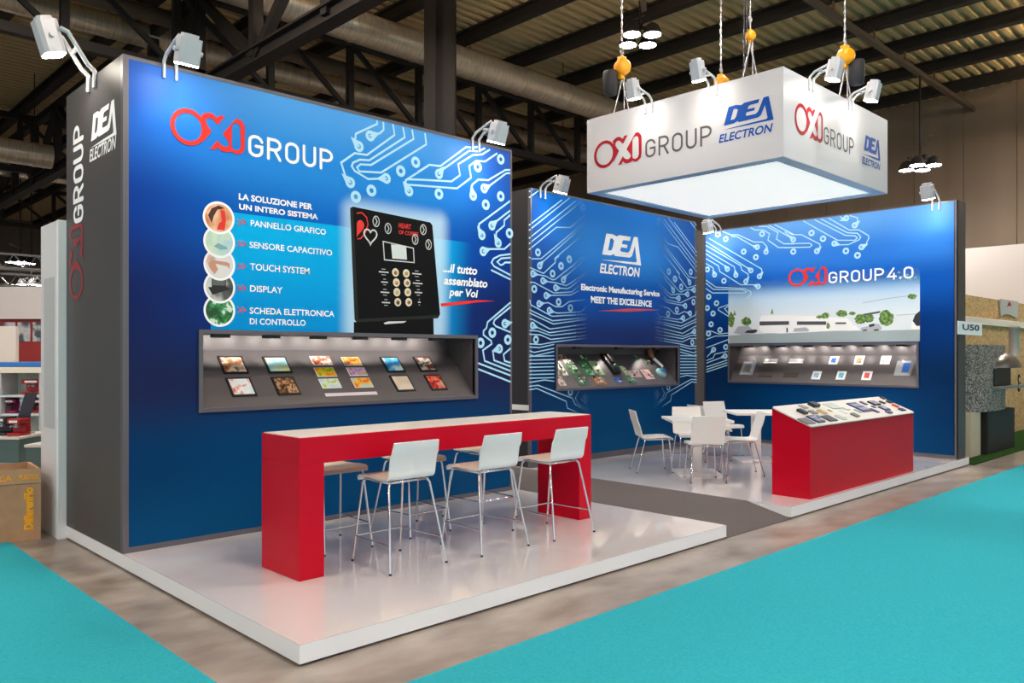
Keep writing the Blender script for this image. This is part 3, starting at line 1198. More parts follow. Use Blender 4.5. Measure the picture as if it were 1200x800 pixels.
S1 = [
    (390, 130, 7.273, [
        ('p', (222, 303), (188, 262), (195, 195), (378, 110), (376, 88)),
        ('p', (318, 212), (400, 190), (432, 160), (430, 100)),
        ('p', (148, 610), (110, 570), (70, 440), (185, 360), (290, 375), (525, 205), (512, 118)),
        ('p', (455, 575), (300, 580), (185, 510), (160, 470), (172, 440), (230, 415), (310, 420), (612, 225), (598, 145)),
        ((675, 165), (688, 238), (325, 460), (235, 455), (205, 480), (225, 515), (410, 525), (795, 285), (785, 195)),
        ('p', (648, 683), (612, 625), (620, 590), (800, 475)),
    ], [(705, 437), (578, 512), (328, 678), (195, 732)]),
    (490, 150, 6.957, [
        ((0, 355), (90, 300), (180, 310), (390, 155), (450, 160), (490, 152)),
        ('p', (168, 375), (190, 345), (415, 185), (490, 190), (540, 166)),
        ((580, 178), (520, 215), (445, 220), (325, 295), (340, 385), (270, 435), (0, 420), (-92, 418), (-108, 440), (-90, 462), (0, 468), (315, 492), (430, 405), (415, 310), (470, 268), (545, 272), (640, 208)),
        ('p', (447, 552), (437, 500), (440, 460), (490, 420), (570, 425), (710, 342), (752, 342)),
        ('p', (537, 492), (580, 470), (715, 370), (752, 368)),
    ], [(485, 317), (672, 255), (168, 537), (672, 557), (550, 625)]),
    (530, 240, 6.667, [
        ('p', (230, 237), (207, 190), (207, 150), (410, 0), (455, -30)),
        ('p', (308, 163), (340, 130), (455, 45)),
        ('p', (357, 298), (340, 260), (342, 215), (405, 160), (405, 120), (455, 80)),
        ('p', (240, 363), (290, 345), (405, 345), (455, 305)),
        ((455, 385), (370, 395), (320, 420), (305, 450), (325, 480), (455, 548)),
        ((455, 413), (380, 418), (350, 445), (375, 470), (395, 465), (410, 450), (455, 450)),
        ((305, 510), (455, 582)),
    ], [(445, 222)]),
    (545, 345, 7.27, [
        ((385, 70), (190, 235), (180, 285), (155, 310), (155, 345), (220, 395), (225, 420), (150, 475), (165, 565), (385, 650)),
        ((385, 108), (250, 215), (240, 245), (260, 270), (385, 320)),
        ('p', (338, 248), (385, 240)),
        ('p', (290, 462), (235, 480), (245, 560), (385, 612)),
        ((385, 460), (325, 510), (335, 565), (385, 580)),
        ((98, 580), (385, 688)), ((98, 630), (385, 742)),
    ], [(230, 325), (130, 412), (362, 385)]),
]
traces(WALL1, S1, M_trace, w1, clip=(fe, 1.0, W1R - .03, T1 - .03))

# writing on the anthracite side
pr = Print(SIDE1, .003)
sA, sB = SIDE1.px(87, 238).x, SIDE1.px(98, 238).x
gu = (SIDE1.px(86.2, 200).x, SIDE1.px(98.4, 200).x)
gv = (SIDE1.px(92, 259).y, SIDE1.px(92, 148).y)
put_strokes(pr, 'GROUP', gu[0], gv[0], gu[1], gv[1], .15, rot90=True)
pr.build('lettering', M_print_white, w1)
pr = Print(SIDE1, .003)
ru = (SIDE1.px(81.5, 300).x, SIDE1.px(98.0, 300).x)
rv = (SIDE1.px(90, 351).y, SIDE1.px(90, 263).y)
put_shape(pr, OXI, ru[0], rv[0], ru[1], rv[1], rot90=True)
pr.build('emblem', mat('dark_red_print', (150, 36, 40), 0.5), w1)
e = SIDE1
dea_logo(e, e.px(106.5, 155).x, e.px(137, 160).x, e.px(122, 124).y + .0, e.px(122, 166).y, e.px(120, 167).y, e.px(120, 182).y, e.px(105.3, 180).x, e.px(136.5, 165).x, M_print_white, w1)

# ---- middle wall -------------------------------------------------
U2A, U2B = 5.78, 9.93
w2 = thing('exhibition_wall', 'blue printed wall with white emblem and circuit lines at the middle back', 'exhibition wall', (7.8, 4.2, P))
H2 = (6.29, 1.188, 9.407, 1.868)
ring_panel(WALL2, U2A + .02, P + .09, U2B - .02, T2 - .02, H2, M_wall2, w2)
g = MB()
pbox(g, WALL2, U2A, P, U2A + .02, T2, -.05, .004)
pbox(g, WALL2, U2B - .02, P, U2B, T2, -.05, .004)
pbox(g, WALL2, U2A + .02, P, U2B - .02, P + .09, -.05, .004)
pbox(g, WALL2, U2A + .02, T2 - .02, U2B - .02, T2, -.05, .004)
wpart('frame', g, M_frame, w2)
g = MB()
g.box((U2A, Y2 + .05, P), (U2A + .04, 4.6, T2))
g.box((U2B - .04, Y2 + .05, P), (U2B, 4.6, T2))
g.box((U2A + .04, 4.56, P), (U2B - .04, 4.6, T2))
g.box((U2A + .04, Y2 + .05, T2 - .04), (U2B - .04, 4.56, T2))
wpart('carcass', g, mat('black_panel', (34, 34, 40), 0.5), w2)
g = MB()
zs = 0.93
g.box((U2A - .012, Y2 + .03, zs), (U2A, 4.5, zs + .075))
wpart('white_rail', g, M_white, w2)
niche(WALL2, H2, .45, 1.72, w2, 3, [6.85, 7.85, 8.85], NICHE_W * 2.6, True)
f2 = WALL2.crop(670, 260, 7.275)
pr = Print(WALL2, .004)
put_shape(pr, DEA, _dx0, _dy0, _dx1, _dy1)
a, b, c = f2((238, 432)), f2((580, 466)), f2((255, 352))
put_text(pr, 'ELECTRON', a.x, (a.y + b.y) / 2, b.x, (a.y + b.y) / 2 + (c.y - a.y) * .98, bold=.035, shear=.16)
pr.build('emblem', M_print_white, w2)
pr = Print(WALL2, .004)
a, b, c = f2((78, 580)), f2((748, 632)), f2((78, 528))
put_text(pr, 'Electronic Manufacturing Service', a.x, (a.y + b.y) / 2, b.x, (a.y + b.y) / 2 + (c.y - a.y), bold=.045)
a, b, c = f2((162, 690)), f2((680, 718)), f2((162, 635))
put_text(pr, 'MEET THE EXCELLENCE', a.x, (a.y + b.y) / 2, b.x, (a.y + b.y) / 2 + (c.y - a.y), bold=.045)
pr.build('lettering', M_print_white, w2)
pr = Print(WALL2, .004)
pr.fill([f2(p) for p in ((220, 758), (480, 738), (600, 740), (752, 750), (600, 758), (480, 766))])
pr.build('red_swoosh', mat('swoosh_print', (200, 66, 80), 0.5), w2)

M_fade = mat('fading_pale_blue_print', (160, 214, 246), 0.5)
_nt = M_fade.node_tree
_tc = node(_nt, 'ShaderNodeTexCoord')
_sp = node(_nt, 'ShaderNodeSeparateXYZ')
_nt.links.new(_tc.outputs['Object'], _sp.inputs[0])
_fd = smooth(_nt, math_n(_nt, 'ABSOLUTE', math_n(_nt, 'SUBTRACT', _sp.outputs[0], 7.855)), .72, 1.75)
_nt.links.new(_fd, _nt.nodes['Principled BSDF'].inputs['Alpha'])
S2 = [
    (615, 215, 8, [
        ((40, 75), (80, 48)), ((40, 130), (135, 62)), ((40, 390), (345, 155)), ((40, 437), (420, 135)), ((40, 512), (480, 160)), ((40, 562), (530, 170)),
        ((40, 618), (295, 410), (425, 412), (580, 280)),
        ((40, 690), (62, 705), (150, 705), (580, 345)),
        ('p', (138, 770), (165, 735), (580, 370)),
        ((220, 800), (285, 740), (280, 700), (580, 450)),
        ((430, 790), (540, 685), (580, 685)),
    ], [(122, 645), (415, 710), (340, 772), (543, 222)]),
    (615, 300, 6.667, [
        ((40, 90), (145, 135), (235, 50), (240, 20), (265, 0)),
        ('p', (62, 138), (160, 155), (215, 185), (235, 182), (465, 0)),
        ('p', (140, 193), (250, 210), (320, 230), (350, 215), (485, 120)),
        ('p', (300, 185), (320, 155), (480, 20)),
        ('p', (240, 247), (330, 255), (360, 240), (490, 130)),
        ((40, 205), (70, 205), (225, 288), (365, 280), (420, 235)),
        ('p', (165, 308), (360, 303), (420, 270)),
        ('p', (110, 373), (180, 363), (240, 395), (290, 395), (345, 355), (460, 340)),
        ('p', (190, 425), (255, 445), (440, 435), (475, 400)),
        ((37, 345), (45, 380), (210, 470), (480, 455)),
        ((37, 420), (215, 505), (480, 480)), ((37, 445), (220, 530), (480, 495)),
        ((37, 490), (60, 495), (195, 570), (480, 530)),
        ('p', (60, 542), (190, 598), (480, 560)),
        ((37, 580), (100, 585), (200, 620), (480, 590)), ((37, 610), (120, 615), (200, 650), (480, 620)),
        ((37, 685), (120, 690), (230, 670), (480, 640)),
        ((37, 710), (110, 715), (225, 690)), ((37, 740), (70, 752), (225, 720)), ((37, 770), (70, 780), (225, 745)),
    ], [(72, 257), (215, 137), (280, 78), (347, 25), (262, 358), (355, 405), (85, 652)]),
    (600, 400, 4, [((80, y0), (195, y0 - 3)) for y0 in (70, 87, 104, 121, 138, 155, 172)] + [
        ((80, 192), (150, 180), (195, 186)), ((80, 210), (120, 205), (280, 265), (295, 295), (360, 332)), ((80, 226), (115, 220), (252, 280), (258, 312), (310, 335)),
        ((310, 235), (295, 265), (310, 295), (370, 325)), ((345, 240), (322, 270), (350, 300))],
     [(272, 237), (345, 270)]),
]
traces(WALL2, S2, M_fade, w2, tw=.0165, padr=.058, mirror=(U2A + U2B) / 2)

# ---- right wall --------------------------------------------------
V3A, V3B = -4.40, -.03
w3 = thing('exhibition_wall', 'blue printed wall with factory photograph on the right of the stand', 'exhibition wall', (X3 + .2, 2.2, P))
H3 = (-3.912, 1.193, -.568, 1.91)
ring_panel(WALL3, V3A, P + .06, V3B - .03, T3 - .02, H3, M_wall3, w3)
g = MB()
pbox(g, WALL3, V3A, P, V3B - .03, P + .06, -.05, .004)
pbox(g, WALL3, V3A, T3 - .02, V3B - .03, T3, -.05, .004)
pbox(g, WALL3, V3B - .03, P, V3B, T3, -.05, .004)
wpart('frame', g, M_frame, w3)
g = MB()
g.box((X3 - .0, .03, P), (X3 + .41, .07, T3))
g.box((X3 + .37, .07, P), (X3 + .41, 4.8, T3))
g.box((X3 + .05, .07, T3 - .04), (X3 + .37, 4.8, T3))
g.box((X3 - .05, 4.40, P), (X3 + .37, 4.8, T3 + .03))
wpart('carcass', g, M_dark, w3)
lx = [WALL3.px(x, 402).x for x in (875, 913, 945, 978, 1015, 1055)]
niche(WALL3, H3, .33, 1.70, w3, 6, lx, NICHE_W * .8)
traces(WALL3, [
    (820, 250, 8, [
        ('p', (622, 360), (630, 310), (590, 268), (510, 268), (360, 200), (290, 200), (215, 168)),
        ('p', (540, 315), (500, 305), (350, 218), (300, 215)),
        ('p', (560, 590), (585, 560), (580, 520), (90, 235)),
        ('p', (480, 535), (455, 515), (60, 265)),
        ('p', (433, 637), (455, 605), (455, 570), (395, 530), (385, 490), (60, 300)),
        ('p', (340, 578), (335, 550), (325, 500), (60, 345)),
        ('p', (260, 522), (235, 490), (60, 380)),
        ('p', (548, 685), (500, 668), (385, 668), (190, 545), (175, 490), (60, 425)),
        ('p', (140, 575), (130, 545), (125, 510), (60, 470)),
        ((60, 625), (150, 690), (420, 705), (480, 735), (480, 760), (440, 790)),
        ((60, 655), (130, 712), (400, 715), (440, 735), (420, 745), (120, 745), (60, 705)),
        ((480, 135), (520, 155), (600, 155), (655, 190), (640, 250), (740, 320), (880, 320)),
        ((560, 122), (630, 122), (735, 180), (720, 240), (790, 285), (880, 285)),
        ((650, 112), (850, 225)), ((705, 105), (880, 195)),
    ], [(170, 198), (245, 240), (413, 358), (527, 410), (585, 192), (228, 632), (72, 525), (85, 780)]),
    (920, 235, 9.41, [
        ('p', (352, 557), (388, 520), (385, 480), (180, 375), (75, 375), (0, 325)),
        ('p', (92, 430), (60, 400), (0, 345)),
        ((0, 475), (275, 470), (298, 490), (275, 512), (0, 520)),
        ((205, 225), (580, 437), (770, 437), (798, 410), (770, 388), (670, 385), (330, 212)),
        ('p', (545, 473), (600, 487), (700, 485), (820, 430), (835, 400), (800, 360), (690, 355), (400, 204)),
        ('p', (845, 512), (890, 490), (925, 410), (920, 385), (810, 320), (710, 325), (485, 195)),
        ('p', (675, 195), (650, 205), (610, 180)),
        ('p', (770, 272), (800, 245), (800, 190), (715, 165)),
    ], [(92, 562), (293, 357), (420, 420), (672, 555), (800, 603)]),
    (820, 330, 6.667, [
        ((405, 95), (380, 125), (150, 205), (145, 220), (225, 270)), ((225, 190), (195, 210), (225, 245)),
        ((55, 385), (90, 385), (150, 408), (230, 400)), ((55, 450), (120, 425), (225, 420)), ((55, 515), (230, 450)),
        ('p', (110, 530), (60, 585)), ((55, 615), (105, 595), (120, 565), (215, 545)),
        ('p', (200, 580), (55, 635)), ((55, 665), (215, 612)), ((55, 685), (215, 632)), ((55, 705), (215, 652)),
    ], [(72, 118), (132, 168), (105, 248), (90, 332), (160, 377), (60, 205), (70, 405), (205, 510)]),
], M_trace, w3, tw=.018, padr=.056, clip=(V3A + .01, .9, V3B - .03, T3 - .02))

# the printed photograph of the works building
u0, u1 = WALL3.px(853.5, 370).x, WALL3.px(1078, 370).x
v0, v1 = H3[3] + .012, WALL3.px(1078, 308).y
M_sky = mat('print_photo_sky', (246, 250, 252), 0.45, spec=0.1)
_nt = M_sky.node_tree
_uv = node(_nt, 'ShaderNodeTexCoord')
_sp = node(_nt, 'ShaderNodeSeparateXYZ')
_nt.links.new(_uv.outputs['Object'], _sp.inputs[0])
_bs = _nt.nodes['Principled BSDF']
_rr = ramp(_nt, [(0.0, (228, 236, 240)), (.36, (226, 237, 245)), (.62, (196, 222, 242)), (.82, (112, 172, 234)), (1.0, (60, 132, 226))])
_t = _nt.nodes.new('ShaderNodeMapRange')
_nt.links.new(_sp.outputs[2], _t.inputs[0])
_t.inputs[1].default_value, _t.inputs[2].default_value = v0, v1
_nt.links.new(_t.outputs[0], _rr.inputs[0])
_nt.links.new(_rr.outputs[0], _bs.inputs['Base Color'])
_nt.links.new(math_n(_nt, 'SUBTRACT', 1.0, smooth(_nt, _sp.outputs[2], v1 - .42, v1)), _bs.inputs['Alpha'])
pr = Print(WALL3, .0015)
pr.rect(u0, v0, u1, v1)
photo = pr.build('factory_photograph', M_sky, w3)
c4 = WALL3.crop(820, 330, 6.667)
c5 = WALL3.crop(915, 300, 6.857)


def photo_part(name, polys, colr, off):
    pr = Print(WALL3, off)
    for q in polys:
        q = [Vector((min(max(p.x, u0), u1), max(p.y, v0))) for p in q]
        pr.fill(q)
    o = pr.mb.build(name, colr if not isinstance(colr, tuple) else mat('print_' + name, colr, 0.5))
    o.parent = photo


photo_part('road', [[c4(p) for p in ((225, 420), (600, 400), (933, 385))] + [c5(p) for p in ((700, 600), (1118, 590), (1118, 690), (0, 705))] + [c4(p) for p in ((230, 505),)]], (160, 176, 180), .0018)
photo_part('works_building', [[c4(p) for p in ((468, 310), (480, 265), (650, 262), (933, 268))] + [c5(p) for p in ((285, 490), (420, 490), (540, 500), (590, 560), (640, 590), (0, 622))] + [c4(p) for p in ((500, 400), (468, 380))],
                              [c5(p) for p in ((540, 560), (610, 555), (610, 595), (540, 600))], [c5(p) for p in ((1050, 530), (1118, 520), (1118, 588), (1050, 588))]], (250, 251, 252), .0021)
photo_part('window_band', [[c4(p) for p in ((468, 310), (698, 308), (698, 336), (468, 342))], [c4(p) for p in ((760, 310), (933, 312), (933, 336), (760, 336))], [c5(p) for p in ((130, 524), (365, 524), (365, 552), (130, 552))],
                           [c5(p) for p in ((440, 532), (525, 532), (525, 546), (440, 546))], [c5(p) for p in ((660, 465), (800, 440), (800, 455), (670, 480))]], (70, 78, 84), .0024)
photo_part('parked_cars', [[c4(p) for p in ((265, 400), (300, 350), (380, 345), (410, 370), (450, 400), (340, 418))], [c5(p) for p in ((640, 595), (645, 575), (710, 560), (740, 540), (790, 545), (812, 575), (808, 592), (700, 605))], [c5(p) for p in ((98, 608), (110, 580), (200, 572), (228, 590), (222, 605))]], (176, 182, 192), .0027)
photo_part('car_glass', [[c4(p) for p in ((350, 398), (372, 380), (440, 372), (455, 385), (420, 402))], [c5(p) for p in ((655, 595), (690, 588), (695, 598), (660, 603))], [c5(p) for p in ((745, 590), (785, 585), (790, 597), (750, 600))], [c5(p) for p in ((705, 550), (750, 542), (755, 560), (715, 572))],
                         [c5(p) for p in ((1060, 520), (1080, 470), (1118, 440), (1118, 560), (1090, 560))], [c5(p) for p in ((45, 575), (56, 575), (58, 612), (46, 614))]], (44, 48, 56), .0030)
_tree = noisy('print_tree_leaves', [(0.35, (60, 92, 52)), (0.5, (92, 132, 62)), (0.65, (150, 180, 96))], 22, 4, 0.5)


def blob(cx, cy, rx, ry, f, seed):
    rnd = random.Random(seed)
    n = 22
    return [f((cx + rx * (0.8 + .3 * rnd.random()) * math.cos(2 * math.pi * i / n), cy + ry * (0.8 + .3 * rnd.random()) * math.sin(2 * math.pi * i / n))) for i in range(n)]


photo_part('trees', [blob(640, 505, 48, 45, c5, 1), blob(710, 500, 40, 35, c5, 2), blob(850, 500, 62, 65, c5, 3), blob(360, 478, 32, 26, c5, 4), blob(490, 462, 45, 28, c5, 5), blob(310, 488, 26, 14, c5, 6), blob(575, 460, 28, 16, c5, 7), blob(1055, 325, 40, 22, c5, 8),
                     blob(245, 300, 30, 60, c4, 9), blob(365, 310, 40, 34, c4, 10), [c4(p) for p in ((555, 252), (567, 205), (577, 252))], [c4(p) for p in ((262, 262), (273, 222), (284, 262))], blob(380, 560, 14, 26, c5, 15)], _tree, .0033)
photo_part('hanging_leaves', [blob(950 + 22 * i, 130 + (i * 37) % 90, 14, 9, c5, 20 + i) for i in range(8)], mat('print_hanging_leaves', (120, 168, 180), 0.5), .0033)
pr = Print(WALL3, .0033)
pr.line([c5(p) for p in ((660, 375), (860, 340), (1020, 320))], .008)
pr.line([c5(p) for p in ((930, 475), (1080, 465))], .008)
o = pr.mb.build('overhead_wires', mat('print_wires', (150, 156, 160), 0.5))
o.parent = photo
pr = Print(WALL3, .006, .004)
lu0, lu1 = c5((62, 170)).x, c5((372, 160)).x
put_shape(pr, OXI, lu0, c5((140, 245)).y, lu1, c5((340, 82)).y)
pr.build('emblem', M_print_red, w3)
pr = Print(WALL3, .005)
ga, gb = c5((388, 170)), c5((828, 150))
put_strokes(pr, 'GROUP', ga.x, c5((490, 216)).y, gb.x, c5((490, 118)).y, .15)
put_strokes(pr, '4.0', c5((858, 150)).x, c5((915, 190)).y, c5((1064, 130)).x, c5((915, 90)).y, .15)
pr.build('lettering', M_print_white, w3)

# ------------------------------------------------------------------ things in the showcases
def shelf_plane(plane, hole, depth, zb, off=.004):
    e = .036
    a = plane.to3(0, hole[1] + e, 0)
    b = plane.to3(0, zb, -depth)
    return Plane(a, plane.u, (b - a))


def on_shelf(sp, f, tl, br):
    a, b = f(tl), f(br)
    return (a.x + b.x) / 2, (a.y + b.y) / 2, abs(b.x - a.x), abs(a.y - b.y)


def frame_of(sp, u, v, off=0.0, rot=0.0):
    o = sp.to3(u, v, off)
    x = (sp.u * math.cos(rot) + sp.v * math.sin(rot))
    y = sp.n.cross(x)
    M = Matrix((x, y, sp.n)).transposed().to_4x4()
    M.translation = o
    return M


SH1 = shelf_plane(WALL1, H1, .48, 1.76)
fA, fB = SH1.crop(210, 370, 6), SH1.crop(390, 370, 6)
TAB = [
    (fA, (262, 288), (490, 408), 'tablet', 'black framed tablet picturing a coffee cup', [(0.3, (60, 34, 20)), (0.45, (176, 120, 76)), (0.55, (226, 206, 186)), (0.7, (120, 70, 40))], 9, 1),
    (fA, (578, 290), (798, 404), 'tablet', 'black framed tablet with pale green and blue screen', [(0.3, (120, 196, 220)), (0.5, (176, 220, 214)), (0.62, (216, 222, 150)), (0.75, (196, 226, 226))], 7, 1),
    (fA, (320, 440), (550, 565), 'tablet', 'black framed tablet with white screen and small red figures', [(0.3, (176, 70, 62)), (0.4, (222, 170, 160)), (0.5, (226, 232, 234)), (0.8, (200, 222, 230))], 16, 1),
    (fA, (640, 435), (858, 555), 'tablet', 'black framed tablet filled with brown coffee beans', [(0.35, (40, 24, 16)), (0.5, (120, 80, 50)), (0.6, (196, 160, 120)), (0.7, (60, 36, 22))], 26, 1),
    (fA, (912, 285), (1082, 347), 'sample_card', 'red brown sample card, top of the left column of cards', [(0.35, (110, 40, 26)), (0.5, (206, 120, 90)), (0.6, (226, 206, 196))], 18, 0),
    (fA, (942, 366), (1112, 427), 'sample_card', 'yellow and green sample card in the left column of cards', [(0.35, (90, 156, 40)), (0.5, (226, 196, 40)), (0.62, (226, 130, 30))], 10, 0),
    (fA, (975, 445), (1145, 508), 'sample_card', 'white sample card with green print, bottom of left column', [(0.35, (150, 190, 60)), (0.5, (214, 226, 206)), (0.62, (186, 206, 220))], 10, 0),
    (fB, (55, 292), (208, 350), 'sample_card', 'orange sample card with dark edge, top of right column', [(0.35, (60, 30, 16)), (0.5, (226, 140, 40)), (0.62, (236, 186, 90))], 14, 0),
    (fB, (90, 365), (247, 420), 'sample_card', 'violet sample card in the middle of the right column', [(0.35, (150, 90, 150)), (0.5, (206, 170, 206)), (0.62, (170, 150, 120))], 14, 0),
    (fB, (122, 440), (288, 503), 'sample_card', 'orange and grey green sample card, bottom of right column', [(0.35, (206, 60, 30)), (0.5, (226, 176, 50)), (0.62, (170, 200, 190))], 9, 0),
    (fB, (325, 292), (512, 398), 'tablet', 'black framed tablet with blue city skyline', [(0.35, (20, 110, 190)), (0.5, (80, 176, 226)), (0.62, (206, 230, 240))], 8, 1),
    (fB, (392, 422), (585, 530), 'tablet', 'black framed tablet showing plain beige paper', [(0.35, (196, 180, 160)), (0.65, (214, 200, 184))], 5, 1),
    (fB, (558, 290), (735, 393), 'tablet', 'black framed tablet with brown and white kitchen scene', [(0.35, (40, 26, 20)), (0.5, (200, 190, 176)), (0.6, (120, 60, 40))], 10, 1),
    (fB, (635, 418), (808, 522), 'tablet', 'black framed tablet with red patterned screen', [(0.35, (120, 16, 16)), (0.5, (206, 50, 40)), (0.62, (196, 150, 120))], 20, 1),
]
for f, tl, br, nm, lab, st, sc, fr in TAB:
    u, v, w, h = on_shelf(SH1, f, tl, br)
    g = MB()
    g.box((-w / 2, -h / 2, 0), (w / 2, h / 2, .012 if fr else .006), bev=.003)
    o = g.build(nm, M_black if fr else M_print_white)
    o.matrix_world = frame_of(SH1, u, v, .001)
    tag(o, lab + ', in the left showcase', 'tablet' if fr else 'sample card', 'screens in the left showcase' if fr else 'sample cards in the left showcase')
    e = .02 if fr else .004
    g = MB()
    z = .0126 if fr else .0066
    g.poly([(-w / 2 + e, -h / 2 + e, z), (w / 2 - e, -h / 2 + e, z), (w / 2 - e, h / 2 - e, z), (-w / 2 + e, h / 2 - e, z)])
    g.build('screen' if fr else 'printed_face', noisy('print_' + lab.replace(' ', '_').replace(',', '')[:50], st, sc, 3, 0.3, interp='EASE'), o)
a, b = SH1.px(381, 463), SH1.px(443.5, 464)
g = MB()
g.box((-(b.x - a.x) / 2, -.02, 0), ((b.x - a.x) / 2, .02, .004))
o = g.build('label_strip', mat('lilac_strip', (206, 196, 206), 0.5))
o.matrix_world = frame_of(SH1, (a.x + b.x) / 2, a.y, .001)
tag(o, 'thin pale lilac strip under the sample cards in the left showcase', 'label strip')

SH2 = shelf_plane(WALL2, H2, .45, 1.72)
f = SH2.crop(640, 390, 6.667)
BOARDS = [
    ((88, 225), (145, 330), (206, 204, 180), 'cream board with silver parts at the left end'), ((95, 172), (152, 206), (120, 84, 60), 'small brown board at the upper left'),
    ((138, 205), (205, 240), (150, 140, 132), 'grey metal bracket board'), ((78, 345), (145, 412), (206, 176, 170), 'pinkish white board at the lower left'),
    ((168, 248), (258, 320), (66, 110, 74), 'green board crowded with silver parts'), ((262, 176), (330, 212), (62, 104, 60), 'small green board along the upper edge'),
    ((264, 226), (368, 330), (48, 132, 76), 'large bright green circuit board'), ((340, 224), (448, 328), (132, 168, 116), 'large pale green circuit board'),
    ((232, 347), (322, 405), (60, 96, 72), 'dark green board with white connectors'), ((364, 343), (464, 403), (150, 92, 56), 'orange brown board at the lower edge'),
    ((532, 345), (590, 390), (60, 90, 150), 'small blue board'), ((632, 350), (700, 392), (46, 110, 74), 'small oval green board at the lower edge'),
    ((588, 262), (640, 332), (140, 160, 120), 'narrow grey green board'), ((642, 297), (738, 345), (190, 160, 160), 'pinkish board with fine wires'),
    ((682, 178), (716, 208), (50, 130, 80), 'tiny bright green board at the top edge'), ((742, 290), (838, 360), (206, 166, 160), 'pink and white board on the right'),
    ((752, 200), (828, 248), (60, 66, 56), 'dark green board on the right'),
]
for (tl, br, c, lab) in BOARDS:
    u, v, w, h = on_shelf(SH2, f, tl, br)
    w, h = w * 1.0 + .085, h * 1.05
    rnd = random.Random(lab)
    g = MB()
    g.box((-w / 2, -h / 2, 0), (w / 2, h / 2, .006))
    o = g.build('circuit_board', mat('pcb_' + lab.replace(' ', '_'), c, 0.4))
    o.matrix_world = frame_of(SH2, u, v, .001)
    tag(o, lab + ' in the middle showcase', 'circuit board', 'circuit boards in the middle showcase')
    g = MB()
    for k in range(rnd.randint(5, 9)):
        a, b = rnd.uniform(-.42, .3) * w, rnd.uniform(-.42, .3) * h
        g.cur = rnd.choice((0, 1, 1, 2))
        g.box((a, b, .006), (a + rnd.uniform(.06, .2) * w, b + rnd.uniform(.05, .18) * h, .006 + rnd.uniform(.006, .03)))
    g.build('components', [M_black, mat('silver_component', (200, 200, 196), 0.3, 0.4), mat('white_connector', (226, 222, 210), 0.5)], o)
u, v, w, h = on_shelf(SH2, f, (415, 175), (575, 325))
t = thing('control_unit', 'black control unit with red corner in the middle showcase', 'control unit')
t.matrix_world = frame_of(SH2, u, v, .001)
g = MB()
g.box((-w * .5, -h / 2, 0), (w * .5, h / 2, .06), bev=.008)
g.box((-w * .2, -h * .05, .05), (w * .3, h * .35, .1), bev=.008)
g.build('housing', M_black, t)
g = MB()
g.box((-w * .42, h * .2, .02), (-w * .26, h * .52, .055), bev=.004)
g.build('corner_tab', mat('crimson_plastic', (190, 26, 56), 0.4), t)
g = MB()
g.lathe([(.05, 0), (.05, .05), (.035, .06)], (w * .05, -h * .25, .05), 16)
g.build('dial', mat('dark_green_plastic', (36, 56, 50), 0.4), t)
u, v, w, h = on_shelf(SH2, f, (850, 278), (938, 358))
t = thing('sensor_module', 'round pale teal sensor module at the right end of the middle showcase', 'sensor')
t.matrix_world = frame_of(SH2, u, v, .001)
g = MB()
g.lathe([(.1, 0), (.1, .03), (.08, .05), (.03, .06)], (0, 0, 0), 20)
g.build('body', mat('teal_plastic', (126, 170, 170), 0.4), t)
g = MB()
g.lathe([(.05, .05), (.05, .085), (.02, .09)], (.02, .02, 0), 16)
g.build('lens', mat('blue_cap', (60, 110, 170), 0.3), t)
u, v, w, h = on_shelf(SH2, f, (820, 170), (865, 285))
t = thing('hand_lamp', 'small white handled lamp with brown head in the middle showcase', 'lamp')
t.matrix_world = frame_of(SH2, u, v, .03, .3)
g = MB()
g.tube([(0.05, -.16, 0), (0, .05, .01)], [.022, .03], 12)
g.build('handle', M_print_white, t)
g = MB()
g.tube([(0, .05, .01), (-.02, .12, .03), (0.03, .2, .05)], [.03, .05, .055], 12)
g.build('head', mat('copper_brown', (150, 104, 70), 0.35), t)

SH3 = shelf_plane(WALL3, H3, .33, 1.70)
f = SH3.crop(840, 390, 4.615)
for (tl, br, c, lab) in [((608, 128), (660, 172), (40, 96, 200), 'royal blue screen, first in the upper row'), ((742, 126), (800, 174), (170, 140, 90), 'tan screen, middle of the upper row'), ((885, 126), (942, 172), (60, 140, 100), 'green screen, last in the upper row'),
                         ((512, 208), (568, 253), (130, 180, 210), 'pale blue screen, first in the lower row'), ((645, 208), (703, 255), (80, 170, 206), 'sky blue screen, middle of the lower row'), ((783, 208), (843, 257), (196, 56, 46), 'red screen, last in the lower row')]:
    u, v, w, h = on_shelf(SH3, f, tl, br)
    w = min(w, .17) * .92
    g = MB()
    g.box((-w / 2, -h / 2, 0), (w / 2, h / 2, .012), bev=.003)
    o = g.build('small_display', M_print_white)
    o.matrix_world = frame_of(SH3, u, v, .001)
    tag(o, 'small white display with ' + lab + ' of right showcase', 'display', 'white framed displays in the right showcase')
    g = MB()
    e = .036
    g.poly([(-w / 2 + e, -h / 2 + e, .0126), (w / 2 - e, -h / 2 + e, .0126), (w / 2 - e, h / 2 - e, .0126), (-w / 2 + e, h / 2 - e, .0126)])
    g.build('screen', noisy('print_display_' + lab[:12].replace(' ', '_'), [(0.35, c), (0.55, tuple(min(255, k + 40) for k in c)), (0.7, tuple(int(k * .7) for k in c))], 12, 2, 0.3), o)
M_acryl = mat('clear_acrylic', (214, 220, 228), 0.08, alpha=.45, spec=.8)
